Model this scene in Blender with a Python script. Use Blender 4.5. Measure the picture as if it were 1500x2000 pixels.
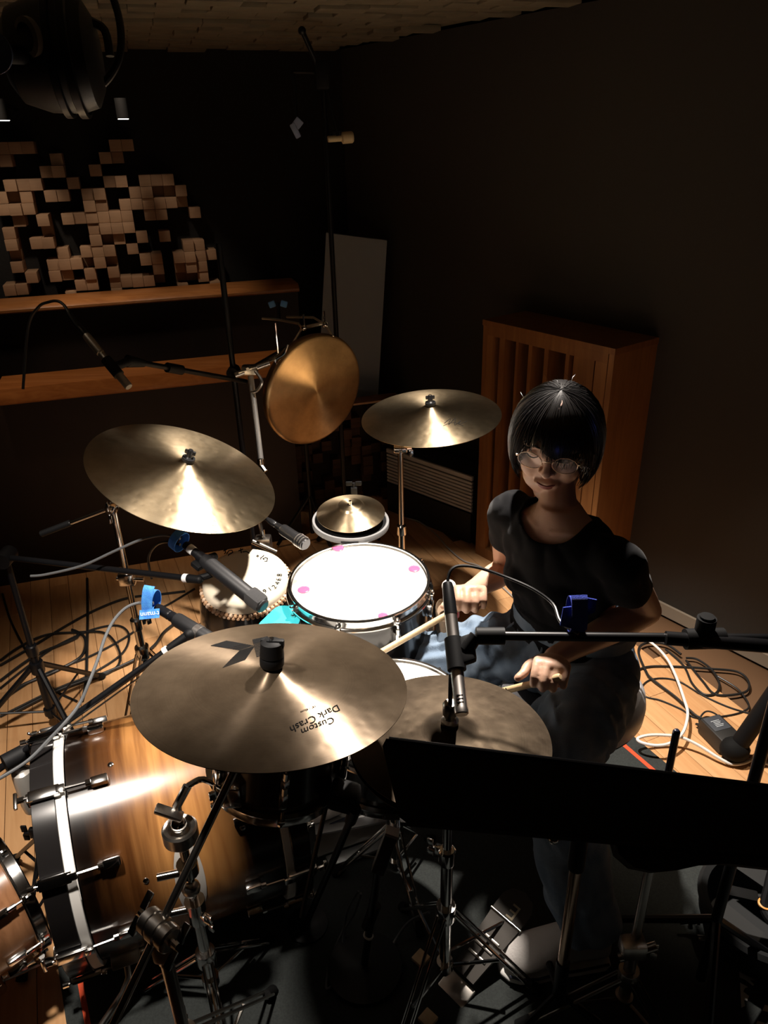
import bpy, bmesh, math, random
from mathutils import Vector, Matrix, noise
random.seed(7)
for o in list(bpy.data.objects):
    bpy.data.objects.remove(o)
SC = bpy.context.scene
COL = SC.collection
PI = math.pi

# ---------------------------------------------------------------- camera, light, exposure
cam_d = bpy.data.cameras.new('camera'); cam = bpy.data.objects.new('camera', cam_d); COL.objects.link(cam)
cam.matrix_world = Matrix.Translation((0, 0, 1.720)) @ Matrix(((0.999657, 0.026177, -0.000000), (-0.011639, 0.444483, -0.895712), (-0.023447, 0.895405, 0.444635))).to_4x4()
cam_d.sensor_fit = 'HORIZONTAL'; cam_d.sensor_width = 36; cam_d.lens = 34.8000
cam_d.clip_start = 0.02
SC.camera = cam
SC.view_settings.view_transform = 'Standard'; SC.view_settings.look = 'None'
SC.view_settings.gamma = 1; SC.view_settings.use_curve_mapping = False
SC.view_settings.exposure = -0.25
w = bpy.data.worlds.new('world'); SC.world = w; w.use_nodes = True
w.node_tree.nodes['Background'].inputs[0].default_value = (1, .85, .7, 1)
w.node_tree.nodes['Background'].inputs[1].default_value = 0.0

def spot(name, loc, target, power, cone, blend, color=(1, .86, .7), radius=.03):
    d = bpy.data.lights.new(name, 'SPOT'); o = bpy.data.objects.new(name, d); COL.objects.link(o)
    o.location = loc
    o.rotation_euler = (Vector(target) - Vector(loc)).to_track_quat('-Z', 'Y').to_euler()
    d.energy = power; d.spot_size = math.radians(cone); d.spot_blend = blend; d.color = color
    d.shadow_soft_size = radius
    return o
# ceiling spots of the studio: one on the kit, two beside it, an added left fill, a row washing the block wall
spot('key_spot', (.285, 2.0, 2.09), (.10, 1.58, 0), 360, 78, .4, (1, .90, .80), .03)
spot('bass_spot', (-.66, .86, 2.09), (-.50, 1.52, .4), 200, 54, .5, (1, .90, .80), .055)
spot('right_spot', (.98, 1.88, 2.08), (1.03, 1.76, 0), 42, 44, .6, (1, .80, .60))
spot('left_fill', (-1.25, 2.0, 2.08), (-1.0, 2.0, 0), 10, 50, .8, (1, .78, .55))  # added lamp that brightens the left floor, no known source there
spot('wall_spot', (-1.5, 3.15, 2.1), (-1.6, 3.65, .85), 14, 58, .6, (1, .80, .62))
spot('wall_spot', (-1.0, 3.25, 2.1), (-1.1, 3.75, .85), 14, 58, .6, (1, .80, .62))
spot('ledge_spot', (-1.45, 2.55, 2.1), (-1.35, 3.05, .9), 22, 40, .8, (1, .70, .45))
spot('ledge_spot', (-.75, 2.70, 2.1), (-.75, 3.2, .9), 16, 40, .8, (1, .70, .45))

# ---------------------------------------------------------------- materials
MATS = {}
def mat(name, color, rough=.5, metal=0., bump=None, vary=None, coat=0., spec=None, aniso=None, alpha=None, emit=None, sheen=0., trans=0.):
    """procedural material; bump=(scale, strength), vary=(scale, other colour, detail)"""
    m = bpy.data.materials.new(name); m.use_nodes = True; MATS[name] = m
    nt = m.node_tree; b = nt.nodes['Principled BSDF']
    b.inputs['Base Color'].default_value = (*color, 1); b.inputs['Roughness'].default_value = rough
    b.inputs['Metallic'].default_value = metal
    if coat: b.inputs['Coat Weight'].default_value = coat; b.inputs['Coat Roughness'].default_value = .08
    if spec is not None: b.inputs['Specular IOR Level'].default_value = spec
    if sheen: b.inputs['Sheen Weight'].default_value = sheen
    if trans: b.inputs['Transmission Weight'].default_value = trans
    if alpha is not None: b.inputs['Alpha'].default_value = alpha
    if emit: b.inputs['Emission Color'].default_value = (*emit[0], 1); b.inputs['Emission Strength'].default_value = emit[1]
    tc = nt.nodes.new('ShaderNodeTexCoord')
    if vary:
        n = nt.nodes.new('ShaderNodeTexNoise'); n.inputs['Scale'].default_value = vary[0]; n.inputs['Detail'].default_value = vary[2] if len(vary) > 2 else 5
        src = tc.outputs['Object']
        if len(vary) > 3:
            mp = nt.nodes.new('ShaderNodeMapping'); mp.inputs['Scale'].default_value = vary[3]
            nt.links.new(src, mp.inputs[0]); src = mp.outputs[0]
        nt.links.new(src, n.inputs['Vector'])
        r = nt.nodes.new('ShaderNodeValToRGB'); r.color_ramp.elements[0].position = .35; r.color_ramp.elements[1].position = .68
        r.color_ramp.elements[0].color = (*color, 1); r.color_ramp.elements[1].color = (*vary[1], 1)
        nt.links.new(n.outputs[0], r.inputs[0]); nt.links.new(r.outputs[0], b.inputs['Base Color'])
    if bump:
        n2 = nt.nodes.new('ShaderNodeTexNoise'); n2.inputs['Scale'].default_value = bump[0]; n2.inputs['Detail'].default_value = 4
        nt.links.new(tc.outputs['Object'], n2.inputs['Vector'])
        bp = nt.nodes.new('ShaderNodeBump'); bp.inputs['Strength'].default_value = bump[1]; bp.inputs['Distance'].default_value = .01
        nt.links.new(n2.outputs[0], bp.inputs['Height']); nt.links.new(bp.outputs[0], b.inputs['Normal'])
    if aniso is not None:
        b.inputs['Anisotropic'].default_value = aniso[0]; b.inputs['Anisotropic Rotation'].default_value = aniso[1]
        t = nt.nodes.new('ShaderNodeTangent'); t.direction_type = 'RADIAL'; t.axis = 'Z'
        nt.links.new(t.outputs[0], b.inputs['Tangent'])
    return m
chrome = mat('chrome', (.78, .77, .75), .13, 1.)
nickel = mat('dull nickel', (.5, .47, .43), .28, 1.)
black_metal = mat('black metal', (.006, .006, .007), .36, 0., spec=.3)
black_plastic = mat('black plastic', (.0035, .0035, .004), .6, spec=.22)
dark_grey = mat('dark grey enamel', (.035, .036, .038), .5, bump=(300, .05))
rubber = mat('rubber', (.004, .004, .004), .8, spec=.2)
cable_black = mat('cable black', (.012, .012, .012), .4)
cable_grey = mat('cable grey', (.10, .105, .11), .35)
cable_white = mat('cable white', (.82, .80, .76), .45)
felt = mat('felt white', (.75, .72, .66), .95, bump=(200, .3))
silver = mat('satin silver', (.62, .58, .55), .32, 1.)
bright_rod = mat('bright rod', (.85, .82, .78), .30, .92)
velcro_blue = mat('blue velcro', (.05, .24, .78), .85, bump=(700, .5), vary=(60, (.09, .38, .9)))
dark_blue = mat('deep blue velcro', (.03, .06, .45), .85, bump=(700, .5))
white_paint = mat('white print', (.8, .8, .78), .6)
black_ink = mat('black ink', (.008, .008, .008), .9, spec=.08)
red_paint = mat('red', (.7, .06, .03), .5)
turquoise = mat('turquoise', (.05, .62, .72), .5)

def cymbal_mat(name, c1, c2, rough, an, rings=.25, hammer=.12):
    m = mat(name, c1, rough, 1., aniso=(an, .25)); nt = m.node_tree; b = nt.nodes['Principled BSDF']
    tc = nt.nodes.new('ShaderNodeTexCoord')
    n = nt.nodes.new('ShaderNodeTexNoise'); n.inputs['Scale'].default_value = 14; n.inputs['Detail'].default_value = 6; n.inputs['Roughness'].default_value = .65
    nt.links.new(tc.outputs['Object'], n.inputs['Vector'])
    # lathe rings: noise on the radius
    sp = nt.nodes.new('ShaderNodeSeparateXYZ'); nt.links.new(tc.outputs['Object'], sp.inputs[0])
    cx = nt.nodes.new('ShaderNodeCombineXYZ'); nt.links.new(sp.outputs[0], cx.inputs[0]); nt.links.new(sp.outputs[1], cx.inputs[1])
    ln = nt.nodes.new('ShaderNodeVectorMath'); ln.operation = 'LENGTH'; nt.links.new(cx.outputs[0], ln.inputs[0])
    cb = nt.nodes.new('ShaderNodeCombineXYZ'); nt.links.new(ln.outputs['Value'], cb.inputs[0])
    rn = nt.nodes.new('ShaderNodeTexNoise'); rn.inputs['Scale'].default_value = 420; rn.inputs['Detail'].default_value = 3
    nt.links.new(cb.outputs[0], rn.inputs['Vector'])
    mx = nt.nodes.new('ShaderNodeMath'); mx.operation = 'MULTIPLY_ADD'; mx.inputs[1].default_value = rings
    nt.links.new(rn.outputs[0], mx.inputs[0]); nt.links.new(n.outputs[0], mx.inputs[2])
    r = nt.nodes.new('ShaderNodeValToRGB'); r.color_ramp.elements[0].position = .4; r.color_ramp.elements[1].position = .85
    r.color_ramp.elements[0].color = (*c2, 1); r.color_ramp.elements[1].color = (*c1, 1)
    nt.links.new(mx.outputs[0], r.inputs[0]); nt.links.new(r.outputs[0], b.inputs['Base Color'])
    v = nt.nodes.new('ShaderNodeTexVoronoi'); v.inputs['Scale'].default_value = 42; v.feature = 'SMOOTH_F1'
    nt.links.new(tc.outputs['Object'], v.inputs['Vector'])
    bp = nt.nodes.new('ShaderNodeBump'); bp.inputs['Strength'].default_value = hammer; bp.inputs['Distance'].default_value = .006
    nt.links.new(v.outputs['Distance'], bp.inputs['Height']); nt.links.new(bp.outputs[0], b.inputs['Normal'])
    return m
cym_gold = cymbal_mat('cymbal gold', (.70, .56, .37), (.48, .37, .23), .34, .8)
cym_brown = cymbal_mat('cymbal brown', (.17, .125, .082), (.095, .068, .044), .34, .9, hammer=.06)
cym_brown.node_tree.nodes['Principled BSDF'].inputs['Metallic'].default_value = .72
cym_dark = cymbal_mat('cymbal dark', (.045, .034, .023), (.018, .013, .009), .45, .6)
cym_gong = cymbal_mat('gong bronze', (.46, .30, .15), (.28, .18, .09), .34, .8, hammer=.05)

def wood_mat(name, c1, c2, rough=.35, scale=(3, 40, 40), coat=0.):
    m = mat(name, c1, rough, coat=coat); nt = m.node_tree; b = nt.nodes['Principled BSDF']
    tc = nt.nodes.new('ShaderNodeTexCoord'); mp = nt.nodes.new('ShaderNodeMapping'); mp.inputs['Scale'].default_value = scale
    nt.links.new(tc.outputs['Object'], mp.inputs[0])
    n = nt.nodes.new('ShaderNodeTexNoise'); n.inputs['Scale'].default_value = 1; n.inputs['Detail'].default_value = 8; n.inputs['Distortion'].default_value = 1.2
    nt.links.new(mp.outputs[0], n.inputs['Vector'])
    oi = nt.nodes.new('ShaderNodeObjectInfo'); ad = nt.nodes.new('ShaderNodeMath'); ad.operation = 'MULTIPLY_ADD'; ad.inputs[1].default_value = .3; ad.inputs[2].default_value = -.15
    nt.links.new(oi.outputs['Random'], ad.inputs[0])
    a2 = nt.nodes.new('ShaderNodeMath'); nt.links.new(n.outputs[0], a2.inputs[0]); nt.links.new(ad.outputs[0], a2.inputs[1])
    r = nt.nodes.new('ShaderNodeValToRGB'); r.color_ramp.elements[0].position = .3; r.color_ramp.elements[1].position = .75
    r.color_ramp.elements[0].color = (*c2, 1); r.color_ramp.elements[1].color = (*c1, 1)
    nt.links.new(a2.outputs[0], r.inputs[0]); nt.links.new(r.outputs[0], b.inputs['Base Color'])
    return m
plank_wood = wood_mat('floor oak', (.68, .39, .185), (.54, .28, .12), .38)
ledge_wood = wood_mat('ledge wood', (.46, .19, .06), (.32, .12, .035), .25)
block_wood = wood_mat('block wood', (.46, .29, .17), (.33, .20, .115), .7)
dark_block = wood_mat('dark block wood', (.13, .06, .025), (.06, .028, .012), .6)
trap_wood = wood_mat('trap wood', (.34, .145, .045), (.22, .085, .026), .45, (30, 30, 3))
stick_wood = wood_mat('stick wood', (.76, .57, .34), (.66, .46, .25), .4, (60, 60, 8))
shell_brown = wood_mat('walnut shell', (.36, .17, .08), (.2, .09, .04), .25, (4, 30, 30), .3)

# ---------------------------------------------------------------- mesh building
class MB:
    def __init__(s): s.v = []; s.f = []
    def add(s, vs, fs):
        k = len(s.v); s.v += [Vector(p) for p in vs]; s.f += [tuple(i + k for i in q) for q in fs]; return s
    def box(s, c, d, R=None):
        R = R or Matrix.Identity(3); c = Vector(c); h = [x / 2 for x in d]
        vs = [c + R @ Vector((i * h[0], j * h[1], k * h[2])) for i in (-1, 1) for j in (-1, 1) for k in (-1, 1)]
        return s.add(vs, [(0, 1, 3, 2), (4, 6, 7, 5), (0, 4, 5, 1), (2, 3, 7, 6), (0, 2, 6, 4), (1, 5, 7, 3)])
    def bbox(s, c, d, b, R=None):
        """box with chamfered edges"""
        R = R or Matrix.Identity(3); c = Vector(c); bm = bmesh.new(); bmesh.ops.create_cube(bm, size=1)
        for q in bm.verts: q.co = Vector([q.co[i] * d[i] for i in range(3)])
        bmesh.ops.bevel(bm, geom=list(bm.edges), offset=b, segments=2, affect='EDGES', profile=.6)
        bm.verts.index_update()
        s.add([c + R @ q.co for q in bm.verts], [[q.index for q in f.verts] for f in bm.faces]); bm.free(); return s
    def lathe(s, prof, n=48, M=None):
        M = M or Matrix.Identity(4); k = len(s.v); idx = []
        for r, z in prof:
            if r < 1e-6: idx.append([len(s.v)] * n); s.v.append(M @ Vector((0, 0, z)))
            else:
                idx.append(list(range(len(s.v), len(s.v) + n)))
                s.v += [M @ Vector((r * math.cos(2 * PI * i / n), r * math.sin(2 * PI * i / n), z)) for i in range(n)]
        for a, b in zip(idx, idx[1:]):
            for i in range(n):
                j = (i + 1) % n; q = [a[i], a[j], b[j], b[i]]
                u = [];
                for t in q:
                    if t not in u: u.append(t)
                if len(u) > 2: s.f.append(tuple(u))
        return s
    def cyl(s, p0, p1, r0, r1=None, n=14, cap=True):
        r1 = r0 if r1 is None else r1; M = frame(p0, p1); L = (Vector(p1) - Vector(p0)).length
        pr = [(r0, 0), (r1, L)]
        if cap: pr = [(0, 0)] + pr + [(0, L)]
        return s.lathe(pr, n, M)
    def rod(s, p0, prof, p1, n=16):
        """profile (r, t) with t in metres along p0->p1"""
        return s.lathe(prof, n, frame(p0, p1))
    def sph(s, c, r, n=12, R=None):
        r = (r, r, r) if not hasattr(r, '__len__') else r; R = R or Matrix.Identity(3); c = Vector(c); m = max(4, n // 2)
        M = Matrix.Translation(c) @ (R @ Matrix.Diagonal(r)).to_4x4()
        return s.lathe([(math.sin(PI * i / m) if 0 < i < m else 0, -math.cos(PI * i / m)) for i in range(m + 1)], n, M)
    def tube(s, pts, r, n=8, cap=True, closed=False):
        P = [Vector(p) for p in pts]; N = len(P); rs = r if hasattr(r, '__len__') else [r] * N
        up = None; rings = []
        for i, p in enumerate(P):
            if closed: t = (P[(i + 1) % N] - P[i - 1]).normalized()
            else: t = (P[min(i + 1, N - 1)] - P[max(i - 1, 0)]).normalized()
            if up is None: up = t.orthogonal().normalized()
            up = (up - t * up.dot(t)).normalized(); b = t.cross(up)
            rings.append(range(len(s.v), len(s.v) + n))
            s.v += [p + rs[i] * (up * math.cos(2 * PI * k / n) + b * math.sin(2 * PI * k / n)) for k in range(n)]
        pr = list(zip(rings, rings[1:])) + ([(rings[-1], rings[0])] if closed else [])
        for a, b in pr:
            for k in range(n): s.f.append((a[k], a[(k + 1) % n], b[(k + 1) % n], b[k]))
        if cap and not closed: s.f.append(tuple(reversed(rings[0]))); s.f.append(tuple(rings[-1]))
        return s
    def loft(s, secs, n=24, cap=True):
        """secs: (centre, axis vector a, axis vector b): closed elliptical sections"""
        rings = []
        for c, a, b in secs:
            rings.append(range(len(s.v), len(s.v) + n))
            s.v += [Vector(c) + Vector(a) * math.cos(2 * PI * k / n) + Vector(b) * math.sin(2 * PI * k / n) for k in range(n)]
        for p, q in zip(rings, rings[1:]):
            for k in range(n): s.f.append((p[k], p[(k + 1) % n], q[(k + 1) % n], q[k]))
        if cap: s.f.append(tuple(reversed(rings[0]))); s.f.append(tuple(rings[-1]))
        return s
    def prism(s, poly, h0, h1, M=None):
        M = M or Matrix.Identity(4); n = len(poly)
        vs = [M @ Vector((x, y, h)) for h in (h0, h1) for x, y in poly]
        return s.add(vs, [tuple(reversed(range(n))), tuple(range(n, 2 * n))] + [(i, (i + 1) % n, n + (i + 1) % n, n + i) for i in range(n)])
    def slab(s, pts, n, th):
        """flat polygon in world space thickened along n"""
        n = Vector(n).normalized() * th; k = len(pts); P = [Vector(p) for p in pts]
        return s.add(P + [p + n for p in P], [tuple(reversed(range(k))), tuple(range(k, 2 * k))] + [(i, (i + 1) % k, k + (i + 1) % k, k + i) for i in range(k)])
def frame(p0, p1):
    p0 = Vector(p0); z = (Vector(p1) - p0).normalized(); x = z.orthogonal().normalized(); y = z.cross(x)
    return Matrix(((x.x, y.x, z.x, p0.x), (x.y, y.y, z.y, p0.y), (x.z, y.z, z.z, p0.z), (0, 0, 0, 1)))
def axes(x, y, z, o=(0, 0, 0)):
    x, y, z = Vector(x), Vector(y), Vector(z)
    return Matrix(((x.x, y.x, z.x, o[0]), (x.y, y.y, z.y, o[1]), (x.z, y.z, z.z, o[2]), (0, 0, 0, 1)))
def upright(c, n, xdir=(1, 0, 0)):
    """frame whose local z is n"""
    z = Vector(n).normalized(); x = (Vector(xdir) - z * Vector(xdir).dot(z)).normalized()
    return axes(x, z.cross(x), z, c)
def spline(pts, k=6, closed=False):
    P = [Vector(p) for p in pts]; N = len(P); out = []
    for i in range(N if closed else N - 1):
        g = (lambda j: P[j % N]) if closed else (lambda j: P[min(max(j, 0), N - 1)])
        a, b, c, d = g(i - 1), g(i), g(i + 1), g(i + 2)
        for t in range(k):
            u = t / k
            out.append(.5 * ((2 * b) + (c - a) * u + (2 * a - 5 * b + 4 * c - d) * u * u + (3 * b - a - 3 * c + d) * u ** 3))
    if not closed: out.append(P[-1])
    return out

INV = {}
def tag(o, label=None, cat=None, group=None, kind=None):
    if label: o['label'] = label
    if cat: o['category'] = cat
    if group: o['group'] = group
    if kind: o['kind'] = kind
    return o
def thing(name, label, cat, M=(0, 0, 0), group=None, kind=None):
    o = bpy.data.objects.new(name, None); COL.objects.link(o)
    M = M if isinstance(M, Matrix) else Matrix.Translation(M)
    o.matrix_world = M; o.empty_display_size = .05; INV[o] = M.inverted()
    return tag(o, label, cat, group, kind)
def mesh_of(name, mb, inv=None, smooth=35):
    me = bpy.data.meshes.new(name)
    me.from_pydata([tuple(inv @ p) if inv else tuple(p) for p in mb.v], [], mb.f)
    bm = bmesh.new(); bm.from_mesh(me); bmesh.ops.recalc_face_normals(bm, faces=bm.faces); bm.to_mesh(me); bm.free()
    if smooth:
        me.polygons.foreach_set('use_smooth', [True] * len(me.polygons)); me.set_sharp_from_angle(angle=math.radians(smooth))
    return me
def part(parent, name, mb, m, label=None, local=False, smooth=35):
    """one mesh part; mb is in world space unless local"""
    inv = INV[parent]
    me = mesh_of(name, mb, None if local else inv, smooth); me.materials.append(m)
    o = bpy.data.objects.new(name, me); COL.objects.link(o); o.parent = parent; INV[o] = inv
    if label: o['label'] = label
    return o
def solo(name, mb, m, label=None, cat=None, group=None, kind=None, smooth=35):
    c = sum(mb.v, Vector()) / len(mb.v); c.z = min(p.z for p in mb.v)
    T = Matrix.Translation(c); me = mesh_of(name, mb, T.inverted(), smooth); me.materials.append(m)
    o = bpy.data.objects.new(name, me); COL.objects.link(o); o.location = c; INV[o] = T.inverted()
    return tag(o, label, cat, group, kind)
def copy_part(parent, src, M=None, name=None):
    o = src.copy(); COL.objects.link(o); o.parent = parent
    if M is not None: o.matrix_local = M
    if name: o.name = name
    INV[o] = INV[parent]
    return o
def text_mb(body, size, M, mapf=None, shear=0., spacing=1., align='LEFT', extr=.0004):
    cu = bpy.data.curves.new('lettering', 'FONT'); cu.body = body; cu.size = size; cu.shear = shear; cu.space_character = spacing
    cu.align_x = align; cu.extrude = extr; cu.resolution_u = 3
    ob = bpy.data.objects.new('lettering', cu); COL.objects.link(ob)
    dg = bpy.context.evaluated_depsgraph_get(); me = bpy.data.meshes.new_from_object(ob.evaluated_get(dg))
    mb = MB(); mb.add([M @ (mapf(v.co) if mapf else v.co) for v in me.vertices], [tuple(p.vertices) for p in me.polygons])
    bpy.data.objects.remove(ob); bpy.data.meshes.remove(me)
    return mb
def wing(mb, c, axis, side, r=.006, span=.02):
    """a wing nut: hub along axis, two wings along side"""
    c, a, sd = Vector(c), Vector(axis).normalized(), Vector(side).normalized()
    mb.cyl(c, c + a * .016, r, r * .8, 10)
    R = Matrix((sd, a, sd.cross(a))).transposed()
    for k in (-1, 1): mb.bbox(c + a * .014 + sd * k * span * .7, (span, .014, .005), .002, R)
    return mb

# ---------------------------------------------------------------- the room
CEIL = 2.13
WU = Vector((.959, .284, 0)); WN = Vector((.284, -.959, 0))          # along the left wall / out of it
RU = Vector((.593, -.805, 0)); RN = Vector((-.805, -.593, 0))        # along the right wall / out of it
CO = Vector((-.151, 4.198, 0)); LE = CO - WU * 4.2; RE = CO + RU * 6
wall_paint = mat('wall near black', (.012, .011, .010), .9, bump=(90, .2))  # black stands in for the shade between the diffuser blocks
wall_grey = mat('wall right paint', (.045, .038, .031), .85, bump=(60, .1))
ceil_paint = mat('ceiling tile', (.22, .185, .13), .9, bump=(40, .2), vary=(9, (.165, .138, .096)))
floor_under = mat('floor joint', (.12, .06, .025), .7)
def wall(name, a, b, m, th=.1):
    d = (b - a).normalized(); n = Vector((-d.y, d.x, 0)); mid = (a + b) / 2
    if n.dot(Vector((0, 1, 0)) - mid) > 0: n = -n
    mb = MB().slab([a, b, b + Vector((0, 0, CEIL)), a + Vector((0, 0, CEIL))], n, th)
    return solo(name, mb, m, kind='structure')
wl = wall('wall_left', LE, CO, wall_paint)
wr = wall('wall_right', CO, RE, wall_grey)
P1 = Vector((LE.x, -1.8, 0)); P2 = Vector((RE.x, -1.8, 0))
wall('wall_far_left', LE, P1, wall_paint); wall('wall_back', P1, P2, wall_paint); wall('wall_far_right', P2, RE, wall_paint)
poly = [(CO.x, CO.y), (LE.x, LE.y), (P1.x, P1.y), (P2.x, P2.y), (RE.x, RE.y)]
fl = solo('floor', MB().prism(poly, -.1, -.012), floor_under, kind='structure')
ce = solo('ceiling', MB().prism(poly, CEIL + .012, CEIL + .1), ceil_paint, kind='structure')
# ceiling tiles: slightly uneven blocks
tiles = []
for k in range(4):
    mb = MB().bbox((0, 0, 0), (.168, .088, .02), .003)
    me = mesh_of('ceiling_tile', mb); me.materials.append(ceil_paint); tiles.append(me)
ceM = Matrix.Translation(ce.location)
for i in range(17):
    for j in range(17):
        c = CO + WU * (-1.75 + .17 * i + (.085 if j % 2 else 0)) + WN * (.05 + .09 * j)
        if (c - CO).dot(RN) < .1: continue
        o = bpy.data.objects.new('ceiling_tile', random.choice(tiles)); COL.objects.link(o); o.parent = ce
        o.matrix_local = ceM.inverted() @ axes(WU, -WN, (0, 0, 1), (c.x, c.y, CEIL + random.choice((.008, .004, 0, -.006)) ))
# floor planks
PD = Vector((-.39, .921, 0)); PE = Vector((.921, .39, 0))
pl = []
for L in (.9, .62):
    me = mesh_of('floor_plank', MB().bbox((0, 0, 0), (L - .0012, .0768, .012), .0012)); me.materials.append(plank_wood); pl.append(me)
flI = Matrix.Translation(fl.location).inverted()
def inside(p, m=.06):
    return (p - CO).dot(RN) > m and (p - CO).dot(WN) > m
for i in range(-30, 28):
    t = .25 - (i * .37 % .9)
    while t < 3.9:
        c = PE * (i * .078) + PD * (t + .45)
        if inside(c, .25) and -2.15 < c.x and c.y > .55:
            o = bpy.data.objects.new('floor_plank', pl[0]); COL.objects.link(o); o.parent = fl
            o.matrix_local = flI @ axes(PD, PE, (0, 0, 1), (c.x, c.y, -.006 + random.uniform(-.0004, .0003)))
        t += .9
# baseboard of the right wall
mb = MB().slab([CO + RU * .6 + RN * .001, CO + RU * 4.2 + RN * .001, CO + RU * 4.2 + RN * .001 + Vector((0, 0, .05)), CO + RU * .6 + RN * .001 + Vector((0, 0, .05))], RN, .012)
solo('baseboard_right', mb, mat('baseboard', (.35, .29, .22), .6), kind='structure')

# stepped left wall: ledge shelves, dark fronts, block diffuser
def run(mb, p0, a, b, prof):
    """profile (out from wall, z) swept along the wall from a to b"""
    n = len(prof); vs = [p0 + WU * s + WN * x + Vector((0, 0, z)) for s in (a, b) for x, z in prof]
    return mb.add(vs, [tuple(reversed(range(n))), tuple(range(n, 2 * n))] + [(i, (i + 1) % n, n + (i + 1) % n, n + i) for i in range(n)])
L2 = Vector((-1.55, 2.86, 0)); L1 = Vector((-.066, 3.91, 0))
def ledge(name, p0, a, b, z0, z1, out=.05):
    prof = [(-.16, z1), (out - .03, z1), (out - .018, z1 - .004), (out, z0 + .016), (out, z0 + .006), (out - .006, z0), (-.16, z0)]
    return solo(name, run(MB(), p0, a, b, prof), ledge_wood, kind='structure')
ledge('trim_1', L1, -2.6, -.35, 1.075, 1.112)
ledge('trim_2', L2, .03, 1.22, .828, .893)
front_cloth = mat('lower wall panel', (.016, .007, .004), .55, vary=(6, (.010, .005, .003)))
solo('wall_left_upper_front', run(MB(), L1, -2.6, -.35, [(-.28, 0), (0, 0), (0, 1.074), (-.28, 1.074)]), front_cloth, kind='structure')
solo('wall_left_lower_front', run(MB(), L2, -1.6, 1.2, [(-.15, 0), (-.01, 0), (-.01, .827), (-.15, .827)]), front_cloth, kind='structure')
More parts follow.
